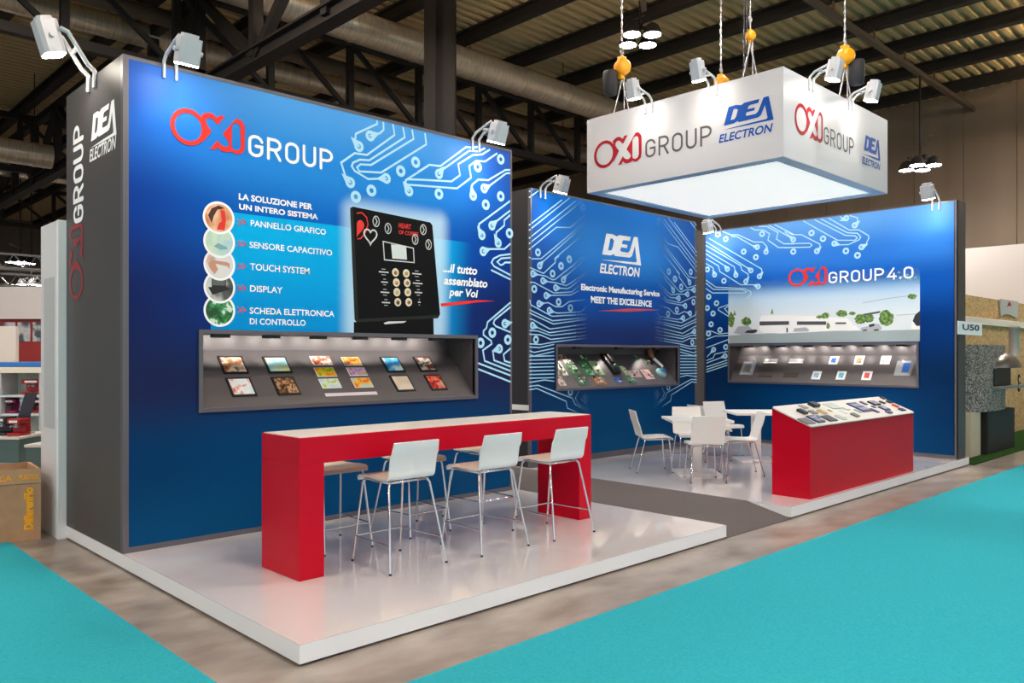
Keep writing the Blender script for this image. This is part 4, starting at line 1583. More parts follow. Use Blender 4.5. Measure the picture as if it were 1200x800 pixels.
for (tl, br, lab, blue) in [((122, 156), (218, 228), 'clear acrylic stand with grey plate at the left end of the right showcase', 0), ((965, 152), (1062, 232), 'clear acrylic stand with blue part at the right end of the right showcase', 1)]:
    u, v, w, h = on_shelf(SH3, f, tl, br)
    w = .26
    t = thing('acrylic_stand', lab, 'display stand')
    t.matrix_world = frame_of(SH3, u, v, .001)
    g = MB()
    g.box((-w / 2, -h / 2, 0), (w / 2, h / 2, .006))
    g.box((w / 2 - .006, -h / 2, .006), (w / 2, h / 2, .1))
    g.build('sheet', M_acryl, t)
    g = MB()
    g.box((-.09 if not blue else -.02, -.08, .007), (.09, .08 if not blue else .1, .016))
    g.build('plate', mat('blue_part', (46, 106, 190), 0.4) if blue else mat('silver_plate', (170, 172, 178), 0.3, .5), t)
for (tl, br, lab) in [((255, 140), (330, 166), 'small lit clear ledge, left of two in the right showcase'), ((390, 140), (470, 166), 'small lit clear ledge, right of two in the right showcase')]:
    u, v, w, h = on_shelf(SH3, f, tl, br)
    t = thing('acrylic_ledge', lab, 'display stand')
    t.matrix_world = frame_of(SH3, u, v, .001)
    g = MB()
    g.box((-.13, -.05, .0), (.13, .05, .005))
    g.box((-.13, -.05, .005), (.13, -.045, .03))
    g.build('tray', M_acryl, t)
    g = MB()
    g.box((-.12, -.044, .006), (.12, -.036, .02))
    g.build('light_edge', mat('lit_acrylic_edge', (255, 238, 214), 0.2, emit=1.5), t)
for (tl, br, lab) in [((228, 215), (306, 238), 'dark flat touch plate, left of two low in the right showcase'), ((362, 215), (440, 240), 'dark flat touch plate, right of two low in the right showcase')]:
    u, v, w, h = on_shelf(SH3, f, tl, br)
    g = MB()
    g.box((-.13, -h / 2, 0), (.13, h / 2, .01), bev=.003)
    o = g.build('touch_plate', mat('smoked_plate', (84, 76, 72), 0.15))
    o.matrix_world = frame_of(SH3, u, v, .001)
    tag(o, lab, 'touch plate')

# ------------------------------------------------------------------ hanging sign
sx1, sy1 = 8.485, 2.775
z0, z1 = 3.8, 4.745
sg = thing('hanging_sign', 'large white box sign hanging over the stand with red grey and blue logos', 'hanging sign', ((SGX + sx1) / 2, (SGY + sy1) / 2, z0))
g = MB()
t_ = .04
g.box((SGX, SGY, z0), (SGX + t_, sy1, z1))
g.box((sx1 - t_, SGY, z0), (sx1, sy1, z1))
g.box((SGX + t_, SGY, z0), (sx1 - t_, SGY + t_, z1))
g.box((SGX + t_, sy1 - t_, z0), (sx1 - t_, sy1, z1))
wpart('box_panels', g, mat('white_sign_panel', (194, 194, 200), 0.45), sg)
g = MB()
e = .15
for a, b in (((SGX + .005, SGY + .005), (SGX + e, sy1 - .005)), ((sx1 - e, SGY + .005), (sx1 - .005, sy1 - .005)), ((SGX + e, SGY + .005), (sx1 - e, SGY + e)), ((SGX + e, sy1 - e), (sx1 - e, sy1 - .005))):
    g.box((*a, z0 - .004), (*b, z0 + .05))
wpart('bottom_frame', g, mat('silver_sign_frame', (170, 190, 214), 0.3, .2), sg)
g = MB()
g.box((SGX + e, SGY + e, z0 + .012), (sx1 - e, sy1 - e, z0 + .018))
wpart('light_panel', g, mat('lit_white_fabric', (255, 252, 250), 0.6, emit=SIGN_GLOW), sg)
g = MB()
g.box((SGX + .05, SGY + .05, z1 - .06), (sx1 - .05, sy1 - .05, z1 - .03))
wpart('top_cover', g, M_lampgrey, sg)

cs = SIGNL.crop(690, 110, 8)
pr = Print(SIGNL, .003)
put_shape(pr, OXI, cs((50, 560)).x, cs((155, 696)).y, cs((496, 480)).x, cs((455, 358)).y)
pr.build('emblem', M_print_dred, sg)
pr = Print(SIGNL, .003)
put_strokes(pr, 'GROUP', cs((535, 510)).x, cs((668, 580)).y, cs((1150, 380)).x, cs((668, 398)).y, .12)
pr.build('lettering', M_print_grey, sg)
cd = SIGNL.crop(830, 90, 8.889)
dea_logo(SIGNL, cd((152, 500)).x, cd((682, 440)).x, cd((600, 206)).y, cd((640, 449)).y - .005, cd((170, 590)).y - .0, cd((130, 685)).y, cd((110, 680)).x, cd((675, 520)).x, M_print_blue, sg)
cr_ = SIGNR.crop(920, 100, 6.667)
pr = Print(SIGNR, .003)
put_shape(pr, OXI, cr_((74, 240)).x, cr_((135, 392)).y, cr_((294, 340)).x, cr_((120, 135)).y)
pr.build('emblem', M_print_dred, sg)
pr = Print(SIGNR, .003)
put_strokes(pr, 'GROUP', cr_((303, 400)).x, cr_((372, 485)).y, cr_((534, 470)).x, cr_((372, 345)).y, .12)
pr.build('lettering', M_print_grey, sg)
dea_logo(SIGNR, cr_((612, 490)).x, cr_((742, 560)).x, cr_((725, 425)).y, cr_((738, 592)).y, cr_((605, 553)).y, cr_((605, 608)).y, cr_((600, 590)).x, cr_((742, 640)).x, M_print_blue, sg)

# hoists
def hoist(label, x, y, z, bag=-1.0, k=1.0):
    t = thing('chain_hoist', label, 'chain hoist', (x, y, z1 - .03))
    dz = z - (z1 - .03)
    g = MB()
    Rm = Matrix.Translation((0, 0, dz)) @ Matrix.Rotation(ANG + .35, 4, 'Z') @ Matrix.Rotation(math.pi / 2, 4, 'Y') @ Matrix.Scale(k, 4)
    g.lathe([(.05, -.1), (.085, -.09), (.105, -.05), (.105, .03), (.085, .05), (.06, .1)], (0, 0, 0), 20, Rm)
    g.box((-.045 * k, -.045 * k, dz + .07 * k), (.045 * k, .045 * k, dz + .14 * k), bev=.01)
    g.box((-.05 * k, -.035 * k, dz - .15 * k), (.02 * k, .035 * k, dz - .06 * k), bev=.01)
    g.build('motor_block', M_yellow, t)
    g = MB()
    g.lathe([(.035, .1), (.035, .112)], (0, 0, 0), 14, Rm)
    for q in range(3):
        a_ = 2.1 * q
        g.lathe([(.012, .05), (.012, .075)], (.075 * math.cos(a_), .075 * math.sin(a_), 0), 8, Rm)
    g.build('brake_cover', M_black, t)
    g = MB()
    g.tube([(0, 0, dz + .07 * k), (0, 0, dz + .2)], .012, 8)
    g.tube([(.03 * math.cos(v), 0, dz + .2 + .03 * math.sin(v)) for v in [2 * math.pi * q / 12 for q in range(12)]], .01, 6, closed=True)
    g.build('hook', M_chain, t)
    g = MB()
    g.tube([(0, 0, dz + .2), (0, 0, 9.0 - z1 + .03)], .007, 6)
    for q_ in range(40):
        q = dz + .24 + q_ * .1
        if q < 9.0 - z1:
            g.tube([(0, 0, q), (0, 0, q + .05)], .015, 6)
    g.build('lift_chain', M_chain, t)
    g = MB()
    for a in (.13, -.13):
        g.tube([(0, 0, dz - .15 * k), (a * RGT.x, a * RGT.y, 0)], .01, 6)
    g.tube([(0.03 * RGT.x, .03 * RGT.y, dz), (0.03 * RGT.x, .03 * RGT.y, 0.0)], .008, 6)
    g.build('bridle', M_chain, t)
    if bag:
        g = MB()
        cxb = .15 * bag
        g.lathe([(.06, -.36), (.09, -.34), (.1, -.1), (.09, -.05), (.03, -.03)], (cxb * RGT.x, cxb * RGT.y, dz), 16)
        g.build('chain_bag', mat('black_chain_bag', (34, 34, 40), 0.7), t)
    return t


hoist('yellow chain hoist above the left corner of the hanging sign', 6.0, 2.46, 5.42)
_h2 = hoist('slim yellow chain hook above the front corner of the hanging sign', 6.25, .78, 5.42, 0, .55)
g = MB()
g.box((-.09, -.09, 1.35), (.09, .09, 1.75), bev=.015)
g.tube([(-.07 * RGT.x, -.07 * RGT.y, .0), (-.07 * RGT.x, -.07 * RGT.y, 1.35)], .009, 6)
g.tube([(-.035 * RGT.x, -.035 * RGT.y, .0), (-.035 * RGT.x, -.035 * RGT.y, 1.35)], .009, 6)
g.build('motor_box', M_black, _h2)
hoist('yellow chain hoist half hidden behind the hanging sign', 8.0, 2.22, 5.62, 0)
hoist('yellow chain hoist above the right side of the hanging sign', 7.9, .38, 5.5, 1.0)

# ------------------------------------------------------------------ spotlights
def spotlight(label, base, out, rise=.1, reach=.34, drop=-.09, watts=None, aimdrop=1.0, aimback=1.0, len_=.2, head=1.0, arm=.014, gap=.05):
    """twin-arm floodlight: clamps on the edge at base and leans out along the unit vector out"""
    base, out = Vector(base), Vector(out)
    side = UPV.cross(out).normalized()
    t = thing('spotlight', label, 'spotlight', base, 0, 'spotlights of the stand')
    g = MB()
    for s in (-gap, gap):
        g.tube([side * s + Vector((0, 0, -.12)) + out * .012, side * s + Vector((0, 0, .02)) + out * .012, side * s + out * .07 + UPV * .07, side * s + out * (reach - .08) + UPV * (rise + .03), side * s * .9 + out * (reach - .02) + UPV * (rise + .05)], arm, 8)
    mid = out * (.07 + reach - .08) * .5 + UPV * (.05 + rise / 2)
    g.tube([mid - side * gap, mid + side * gap], arm, 8)
    g.build('arm', M_lampgrey, t)
    lens = out * reach + UPV * drop
    aim = (-out * (reach * aimback) + UPV * (-aimdrop)).normalized()
    yv = side
    xv = yv.cross(-aim).normalized()
    M = Matrix((xv, yv, -aim)).transposed().to_4x4()
    M.translation = lens
    g = MB()
    w = .085 * head
    pf = [(-w, -w * .75), (-w * .6, -w), (w * .6, -w), (w, -w * .75), (w, w * .75), (w * .6, w), (-w * .6, w), (-w, w * .75)]
    g.prism([M @ Vector((a, b, .012)) for a, b in pf], -aim * len_)
    g.prism([M @ Vector((a * .7, b * .7, .012 + len_)) for a, b in pf], -aim * .03)
    for s in (1, -1):
        g.tube([M @ Vector((0, s * w, len_ * .55)), M @ Vector((0, s * (w + .03), len_ * .55))], .02, 10)
    h = g.build('lamp_head', M_lampgrey, t)
    g = MB()
    g.prism([M @ Vector((a * .92, b * .92, 0)) for a, b in pf], -aim * .014)
    g.build('lamp_lens', M_lens, h)
    ld = bpy.data.lights.new('spot_beam', 'SPOT')
    ld.energy = SPOT_W if watts is None else watts
    ld.color = (1.0, .93, .84)
    ld.spot_size = 2.0
    ld.spot_blend = .8
    ld.shadow_soft_size = .05
    lo = bpy.data.objects.new('spot_beam', ld)
    COL.objects.link(lo)
    lo.parent = h
    lo.location = lens + aim * .06
    lo.rotation_euler = aim.to_track_quat('-Z', 'Y').to_euler()
    return t


spotlight('spotlight on long arms over the anthracite side of the left wall', (0, 3.52, T1), (-1, 0, 0), .27, .3, .1, len_=.27, arm=.02, gap=.085)
spotlight('spotlight over the red emblem on the left printed wall', (.37, Y1, T1), (0, -1, 0))
spotlight('spotlight at the right end of the left printed wall', (3.76, Y1, T1), (0, -1, 0))
spotlight('spotlight over the left end of the middle printed wall', (6.02, Y2, T2), (0, -1, 0))
spotlight('spotlight in the corner where the middle and right walls meet', (X3, 4.12, T3), (-1, 0, 0))
spotlight('spotlight over the right end of the right printed wall', (X3, .32, T3), (-1, 0, 0), .14, .34, -.0)
for lab, y in (('left', 1.8), ('right', .92)):
    spotlight('spotlight, %s one of two on the left face of the hanging sign' % lab, (SGX, y, z1), (-1, 0, 0), .06, .28, -.02, SPOT_W * .5, head=.8)
for lab, x in (('left', 6.31), ('right', 7.34)):
    spotlight('spotlight, %s one of two on the right face of the hanging sign' % lab, (x, SGY, z1), (0, -1, 0), .06, .24, -.06, SPOT_W * .5, head=.8)

# ------------------------------------------------------------------ bar table
bt = thing('bar_table', 'long red bar table with cream top on the white platform', 'bar table', (2.2, 1.38, P))
bx0, bx1, by0, by1, bz = .615, 3.775, 1.1, 1.655, 1.135
def rel(g, name, m, root):
    return wpart(name, g, m, root)
g = MB()
g.box((bx0, by0, bz - .195), (bx1, by1, bz - .004), bev=.003)
rel(g, 'apron', M_red, bt)
for a, b in ((bx0, bx0 + .2), (bx1 - .175, bx1)):
    g = MB()
    g.box((a, by0, P), (b, by1, bz - .195), bev=.003)
    rel(g, 'leg', M_red, bt)
g = MB()
g.box((bx0 + .012, by0 + .012, bz - .004), (bx1 - .012, by1 - .012, bz + .001))
rel(g, 'table_top', M_counter, bt)

# ------------------------------------------------------------------ stools and chairs
def shell(prof, w, t=.013, flare=0.0):
    """bent sheet: prof is (y, z) from the front lip to the top of the back"""
    bm = bmesh.new()
    n = len(prof)
    nor = []
    for i in range(n):
        a = Vector(prof[max(0, i - 1)])
        b = Vector(prof[min(n - 1, i + 1)])
        d = (b - a).normalized()
        nor.append(Vector((d.y, -d.x)))
    rows = []
    xs = [-1, -.94, -.6, 0, .6, .94, 1]
    for side in (0, 1):
        for i in range(n):
            row = []
            for x in xs:
                hw = w / 2
                if i in (0, n - 1) and abs(x) == 1:
                    hw *= .96
                bow = .012 * (1 - x * x) if i > n // 2 else 0.006 * (1 - x * x)
                y_, z_ = prof[i]
                k = t * side
                row.append(bm.verts.new((x * hw, y_ + nor[i].x * k - nor[i].x * bow * 0 , z_ + nor[i].y * k)))
            rows.append(row)
    m = len(xs)
    for i in range(n - 1):
        for j in range(m - 1):
            bm.faces.new((rows[i][j], rows[i][j + 1], rows[i + 1][j + 1], rows[i + 1][j]))
            bm.faces.new((rows[n + i][j], rows[n + i + 1][j], rows[n + i + 1][j + 1], rows[n + i][j + 1])).material_index = 1
    for i in range(n - 1):
        for j in (0, m - 1):
            q = (rows[i][j], rows[i + 1][j], rows[n + i + 1][j], rows[n + i][j])
            bm.faces.new(q if j == 0 else tuple(reversed(q)))
    for i in (0, n - 1):
        for j in range(m - 1):
            q = (rows[i][j], rows[n + i][j], rows[n + i][j + 1], rows[i][j + 1])
            bm.faces.new(q if i == 0 else tuple(reversed(q)))
    bmesh.ops.recalc_face_normals(bm, faces=list(bm.faces))
    g = MB()
    g.bm(bm, smooth=True, keep=True)
    return g


def seat_obj(g, m, root):
    o = g.build('seat_shell', m, root)
    md = o.modifiers.new('edge', 'EDGE_SPLIT')
    md.split_angle = math.radians(50)
    return o


def seat_profile(zs, zt, dep=.4, lean=.07):
    """y: front is +dep/2"""
    f = dep / 2
    pr = [(f + .012, zs - .035), (f + .008, zs - .012), (f - .012, zs), (f - .1, zs + .002), (0, zs - .004), (-f + .1, zs - .008)]
    r = .05
    for i in range(1, 6):
        a = math.pi / 2 * i / 5
        pr.append((-f + .05 - r * math.sin(a), zs - .008 + r * (1 - math.cos(a)) ))
    pr += [(-f - lean * .35, zs + .16), (-f - lean * .65, (zs + zt) / 2 + .05), (-f - lean, zt)]
    return pr


def make_stool():
    t = thing('bar_stool', 'x', 'bar stool')
    zs, zt = .665, .945
    seat_obj(shell(seat_profile(zs, zt, .4, .06), .43), [M_shell, mat('warm_lit_seat_face', (206, 192, 176), .45)], t)  # upper face of the white shell, tinted beige for the warm light on it
    g = MB()
    g.tube([(-.18, .17, zs - .022), (.18, .17, zs - .022), (.18, -.15, zs - .024), (-.18, -.15, zs - .024)], .009, 8, closed=True)
    g.build('seat_frame', M_chrome, t)
    legs = {}
    for sx in (-1, 1):
        for sy, fx, fy, ty in ((1, .225, .265, .17), (-1, .262, -.28, -.15)):
            g = MB()
            g.tube([(sx * .17, ty, zs - .022), (sx * .19, ty + sy * .012, zs - .05), (sx * fx, fy, .012)], .0095, 10)
            lg = g.build('leg', M_chrome, t)
            g = MB()
            g.tube([(sx * fx, fy, 0), (sx * fx, fy, .015)], .011, 10)
            g.build('foot_cap', M_black, lg)
            legs[(sx, sy)] = lambda z, sx=sx, sy=sy, fx=fx, fy=fy, ty=ty: Vector((sx * (fx + (.19 - fx) * z / (zs - .05)), fy + (ty + sy * .012 - fy) * z / (zs - .05), z))
    for a, b, z in (((-1, 1), (-1, -1), .2), ((1, 1), (1, -1), .2), ((-1, 1), (1, 1), .2), ((-1, -1), (1, -1), .2)):
        if (a, b) == ((-1, -1), (1, -1)):
            continue
        g = MB()
        g.tube([legs[a](z), legs[b](z)], .007, 8)
        g.build('footrest', M_chrome, t)
    return t


st0 = make_stool()
# front row turns its backs to the aisle (seat front towards +Y)
rows = [
    ((1.425, 1.06), 0.0, 'white bar stool with backrest, nearest the left red leg on the aisle side'),
    ((2.258, 1.0), 0.0, 'white bar stool with backrest, middle of the aisle side of the bar'),
    ((3.05, .955), 0.0, 'white bar stool with backrest, by the right red leg on the aisle side'),
    ((1.34, 1.86), math.pi, 'white bar stool behind the bar beside its left red leg'),
    ((2.19, 1.87), math.pi, 'white bar stool behind the bar between the first two aisle stools'),
    ((3.04, 1.88), math.pi, 'white bar stool behind the bar near its right end'),
]
for i, ((x, y), rz, lab) in enumerate(rows):
    o = st0 if i == 0 else copy_tree(st0)
    o.location = (x, y, P)
    o.rotation_euler = (0, 0, rz)
    tag(o, lab, None, 'white bar stools around the red bar')


def make_chair():
    t = thing('dining_chair', 'x', 'chair')
    zs, zt = .47, .83
    seat_obj(shell(seat_profile(zs, zt, .41, .09), .42), [M_shell2, M_shell2], t)
    g = MB()
    g.tube([(-.17, .17, zs - .022), (.17, .17, zs - .022), (.17, -.15, zs - .026), (-.17, -.15, zs - .026)], .009, 8, closed=True)
    g.build('seat_frame', M_chrome, t)
    for sx in (-1, 1):
        for sy, fx, fy, ty in ((1, .2, .215, .17), (-1, .215, -.27, -.15)):
            g = MB()
            g.tube([(sx * .165, ty, zs - .022), (sx * .182, ty + sy * .01, zs - .05), (sx * fx, fy, .01)], .0095, 10)
            lg = g.build('leg', M_chrome, t)
            g = MB()
            g.tube([(sx * fx, fy, 0), (sx * fx, fy, .014)], .011, 10)
            g.build('foot_cap', M_black, lg)
    return t


ch0 = make_chair()
chairs = [
    ((6.80, 2.55), math.radians(-130), 'white chair standing alone at the left of the front meeting table'),
    ((6.60, 1.62), math.radians(-45), 'white chair with its back to the aisle before the front meeting table'),
    ((7.38, 1.57), math.radians(43), 'white chair seen side on between front meeting table and red counter'),
    ((7.52, 2.42), math.radians(136), 'white chair behind the front meeting table, half hidden by it'),
    ((8.35, 2.60), math.radians(-112), 'white chair seen edge on at the left of the rear meeting table'),
    ((9.06, 2.80), math.radians(158), 'white chair facing the aisle behind the rear meeting table'),
    ((8.55, 1.40), math.radians(25), 'white chair mostly hidden behind the red display counter'),
]
for i, ((x, y), rz, lab) in enumerate(chairs):
    o = ch0 if i == 0 else copy_tree(ch0)
    o.location = (x, y, P)
    o.rotation_euler = (0, 0, rz)
    tag(o, lab, None, 'white chairs around the meeting tables')


def make_table(label, loc, rz):
    t = thing('meeting_table', label, 'table', loc, rz, 'white meeting tables')
    g = MB()
    g.box((-.4, -.4, .705), (.4, .4, .74), bev=.004)
    g.build('table_top', M_shell2, t)
    g = MB()
    g.box((-.06, -.06, .03), (.06, .06, .705), bev=.004)
    g.build('pedestal', mat('white_metal', (226, 226, 230), 0.3), t)
    g = MB()
    g.box((-.28, -.28, 0), (.28, .28, .03), bev=.004)
    g.build('base_plate', mat('white_metal', (226, 226, 230), 0.3), t)
    return t


make_table('square white pedestal table nearest the grey ramp', (7.02, 2.0, P), math.radians(-45))
make_table('square white pedestal table mostly hidden behind the red display counter', (8.78, 2.1, P), math.radians(-45))

# ------------------------------------------------------------------ display counter
px0, px1, py0, py1 = 6.25, 9.33, .055, .505
zf, zb = .922, 1.108
dc = thing('display_counter', 'red sloping display counter near the right end of the stand', 'counter', ((px0 + px1) / 2, (py0 + py1) / 2, P))
g = MB()
g.prism([(px0, py0, P), (px0, py1, P), (px0, py1, zb), (px0, py0, zf)], (px1 - px0, 0, 0))
wpart('body', g, M_red, dc)
PT = Plane((0, py0, zf), (1, 0, 0), (0, py1 - py0, zb - zf))
L = math.hypot(py1 - py0, zb - zf)
g = MB()
rc = .05
pts = []
for cxx, cyy, a0 in ((px1 - rc + .01, L - rc + .01, 0), (px0 + rc - .01, L - rc + .01, 90), (px0 + rc - .01, rc - .015, 180), (px1 - rc + .01, rc - .015, 270)):
    pts += arc(cxx, cyy, rc, a0, a0 + 90, 4)
g.prism([PT.to3(a, b, .001) for a, b in pts], PT.n * .014)
wpart('display_top', g, M_counter, dc)
PT2 = Plane(PT.to3(0, 0, .0155), PT.u, PT.v)
f = PT2.crop(890, 440, 5)
ITEMS = [
    ((232, 252), (318, 286), (108, 104, 100), .012, 'taupe square plate at the front left corner'), ((288, 238), (368, 278), (44, 60, 96), .018, 'dark blue keypad at the front left'),
    ((360, 236), (452, 270), (66, 66, 70), .014, 'charcoal plate along the front edge'), ((225, 204), (272, 230), (34, 32, 32), .03, 'small black switch near the left end'),
    ((282, 166), (350, 190), (26, 26, 28), .04, 'black box shaped device along the back edge'), ((232, 174), (280, 196), (150, 146, 140), .012, 'pale grey strip near the back left'),
    ((342, 202), (388, 228), (176, 148, 84), .014, 'tan wooden looking tile'), ((288, 208), (338, 228), (140, 136, 140), .02, 'small grey module beside the tan tile'),
    ((370, 160), (482, 198), (190, 206, 200), .01, 'large pale green glass panel'), ((428, 206), (518, 246), (224, 224, 216), .006, 'thin white plastic sheet'),
    ((535, 224), (580, 246), (104, 112, 104), .022, 'grey green device at the front edge'), ((522, 156), (648, 218), (52, 44, 96), .014, 'large purple keypad panel'),
    ((592, 152), (625, 176), (70, 62, 110), .014, 'short violet strip at the back'), ((655, 192), (690, 222), (66, 58, 104), .014, 'narrow violet strip at the front'),
    ((622, 150), (718, 178), (30, 30, 44), .02, 'black keypad along the back edge'), ((690, 180), (770, 208), (62, 54, 108), .016, 'purple frame with pale window'),
    ((700, 126), (748, 142), (36, 36, 40), .014, 'small black bar at the back right corner'), ((735, 148), (785, 165), (40, 40, 44), .018, 'black display at the right'),
    ((775, 170), (815, 190), (190, 50, 44), .018, 'small red block at the right'), ((725, 209), (790, 224), (70, 66, 110), .014, 'violet grey strip at the front right'),
    ((330, 236), (356, 250), (90, 100, 120), .014, 'small steel blue chip near the front left'),
    ((452, 232), (500, 262), (178, 190, 186), .012, 'pale grey green tile at the front middle'), ((470, 205), (506, 226), (206, 210, 206), .01, 'off white switch plate in the middle'),
    ((560, 198), (592, 220), (160, 172, 168), .012, 'grey plastic key in the middle'), ((700, 150), (735, 168), (48, 50, 64), .016, 'dark slate block near the back right'),
    ((652, 178), (684, 192), (88, 84, 120), .012, 'dull violet key in the right half'),
    ((400, 200), (428, 214), (190, 150, 90), .01, 'amber chip right of the tan tile'),
    ((802, 193), (865, 210), (44, 48, 84), .016, 'dark blue plate at the front right corner'), ((484, 186), (528, 204), (214, 216, 214), .016, 'small white module in the middle'),
]
for tl, br, c, th, lab in ITEMS:
    cc = f(((tl[0] + br[0]) / 2, (tl[1] + br[1]) / 2))
    u, v = cc.x, cc.y
    w, h = (br[0] - tl[0]) / 5 * .84 / 75, (br[1] - tl[1]) / 5 * .92 / 46
    g = MB()
    g.box((-w / 2, -h / 2, 0), (w / 2, h / 2, th), bev=min(.004, th * .3))
    o = g.build('sample_part', mat('sample_' + lab.replace(' ', '_'), c, 0.4))
    o.matrix_world = frame_of(PT2, u, v, .0005)
    tag(o, lab + ' on the red display counter', 'sample', 'samples on the display counter')
    if 'keypad' in lab or 'frame' in lab:
        g = MB()
        if 'frame' in lab:
            g.box((-w * .25, -h * .25, th), (w * .25, h * .25, th + .003))
        else:
            for i in range(3):
                for j in range(2):
                    g.box((-w * .38 + i * w * .28, -h * .36 + j * h * .4, th), (-w * .38 + i * w * .28 + w * .18, -h * .36 + j * h * .4 + h * .28, th + .004))
        g.build('keys' if 'keypad' in lab else 'window', mat('pale_key', (170, 176, 200), 0.4), o)

# ------------------------------------------------------------------ stand number plate
g = MB()
g.box((11.10, -.03, 2.04), (12.06, -.015, 2.215))
us = thing('stand_number_sign', 'white plate reading U50 on the end of the right wall', 'sign', (11.3, -.02, 2.04))
U5 = Plane((0, .02, 0), (1, 0, 0), (0, 0, 1))
ua, ub = U5.px(1122, 383).x, U5.px(1150, 383).x
va, vb = U5.px(1122, 391.5).y, U5.px(1122, 375.8).y
g = MB()
pbox(g, U5, ua, va, ub, vb, 0, .01)
wpart('plate', g, M_print_white, us)
pr = Print(U5, .012)
q = U5.crop(1110, 280, 5.71)
put_text(pr, 'U50', q((96, 600)).x, (q((96, 614)).y + q((210, 606)).y) / 2, q((210, 600)).x, (q((96, 570)).y + q((210, 572)).y) / 2, bold=.035)
pr.build('lettering', mat('dark_grey_letters', (52, 54, 60), 0.5), us)

# ------------------------------------------------------------------ left neighbours
_d = FWD + RGT * ((48.0 - CX) / FPX)
PYB = CAM.y + _d.y * ((-.062 - CAM.x) / _d.x)
pt = thing('partition_panel', 'tall white partition panel beside the anthracite side wall', 'partition', (-.05, 4.8, 0))
g = MB()
g.box((-.062, 4.36, 0), (-.004, PYB, 2.97))
wpart('panel', g, mat('white_partition', (222, 222, 226), 0.4), pt)
PN = Plane((-.062, 0, 0), (0, -1, 0), (0, 0, 1))
g = MB()
pbox(g, PN, PN.px(52, 400).x, 1.02, PN.px(64, 400).x, 2.45, 0, .004)
wpart('inset_strip', g, mat('grey_inset', (190, 192, 196), 0.4), pt)
g = MB()
g.box((-.066, 4.297, 0), (.008, 4.355, 2.97))
wpart('edge_profile', g, mat('bright_edge_profile', (248, 250, 252), 0.35), pt)

cb = thing('cardboard_box', 'brown cardboard bin with yellow lettering beside the white partition', 'box', (-.42, 4.75, 0))
g = MB()
pts = [(-.79, 4.95), (-.355, 4.50), (-.125, 4.44), (-.12, 4.85), (-.4, 5.3)]
pts = [(-1.15, 4.56), (-.36, 4.49), (-.18, 4.425), (-.13, 5.0), (-1.1, 5.1)]
n_ = len(pts)
H_ = .66
for i in range(n_):
    a, b = pts[i], pts[(i + 1) % n_]
    g.poly([(*a, 0), (*b, 0), (*b, H_), (*a, H_)])
    cxm, cym = -.6, 4.75
    ia, ib = (a[0] + (cxm - a[0]) * .06, a[1] + (cym - a[1]) * .06), (b[0] + (cxm - b[0]) * .06, b[1] + (cym - b[1]) * .06)
    g.poly([(*a, H_), (*b, H_), (*ib, H_), (*ia, H_)])
    g.poly([(*ia, H_), (*ib, H_), (*ib, H_ - .4), (*ia, H_ - .4)])
g.poly([(p[0] + (-.6 - p[0]) * .06, p[1] + (4.75 - p[1]) * .06, .26) for p in pts])
wpart('bin_body', g, M_card, cb)
g = MB()
for i in (0, 1):
    a, b = Vector((*pts[i], 0)), Vector((*pts[i + 1], 0))
    d = (b - a).normalized()
    nn = Vector((d.y, -d.x, 0))
    g.prism([a + nn * .001 + UPV * .52, b + nn * .001 + UPV * .52, b + nn * .014 + UPV * .53, a + nn * .014 + UPV * .53], (0, 0, .135))
wpart('rim_band', g, mat('folded_cardboard_rim', (186, 148, 112), 0.8), cb)
a, b = Vector((*pts[1], 0)), Vector((*pts[2], 0))
PC = Plane(a, b - a, (0, 0, 1))
wd = (b - a).length
pr = Print(PC, .004)
put_text(pr, 'DifferenFlo', wd * .3, .1, wd * .66, .49, bold=.06, rot90=True)
pr.off = .0165
put_text(pr, 'PLASTICA', wd * .12, .565, wd * .9, .615, bold=.03)
PC2 = Plane(Vector((*pts[0], 0)), a - Vector((*pts[0], 0)), (0, 0, 1))
wd2 = (a - Vector((*pts[0], 0))).length
o = pr.build('lettering', M_tan, cb)
pr = Print(PC2, .0165)
put_text(pr, 'PLASTICA', wd2 * .55, .565, wd2 * .95, .615, bold=.03)
pr.build('lettering', M_tan, cb)

def box_at(name, px0_, py0_, px1_, py1_, depth, thick, m, label, cat, group=None, loc_only=False):
    """a block seen between two picture corners, standing at a given distance and thick along the view"""
    a = CAM + (FWD + RGT * ((px0_ - CX) / FPX) + UPV * ((CY - py1_) / FPX)) * depth
    b = CAM + (FWD + RGT * ((px1_ - CX) / FPX) + UPV * ((CY - py0_) / FPX)) * depth
    w = (b - a).dot(RGT)
    h = b.z - a.z
    t = thing(name, label, cat, a, ANG - math.pi / 2, group)
    return t, w, h


def simple(name, x0, y0, x1, y1, d, th, m, label, cat, group=None, bev=.0):
    t, w, h = box_at(name, x0, y0, x1, y1, d, th, m, label, cat, group)
    return t, w, h


# neighbour booth: white wall with red framed windows
t, w, h = simple('booth_wall', -40, 336, 49, 430, 17, .2, None, 'white neighbouring booth wall with red window frame far left', 'booth wall')
g = MB(); g.box((0, 0, h * .6), (w, .2, h), bev=.01); g.build('fascia', mat('booth_white', (226, 222, 222), 0.5), t)
g = MB(); g.box((0, .1, -t.location.z), (w, .2, h * .6)); g.build('back_panel', mat('booth_red', (150, 40, 36), 0.5), t)
for k in range(5):
    g = MB()
    x = w * (.05 + k * .2)
    g.box((x, .08, h * .32), (x + w * .165, .1, h * .56))
    g.build('window', noisy('booth_window_view', [(.35, (110, 116, 126)), (.5, (196, 200, 206)), (.6, (70, 76, 86))], 3, 3, .2), t)
t, w, h = simple('cream_booth_panel', -30, 382, 18.5, 426, 12.5, .1, None, 'cream panel of the neighbouring booth before the red windows', 'panel')  # plain cream panel belonging to the neighbouring booth
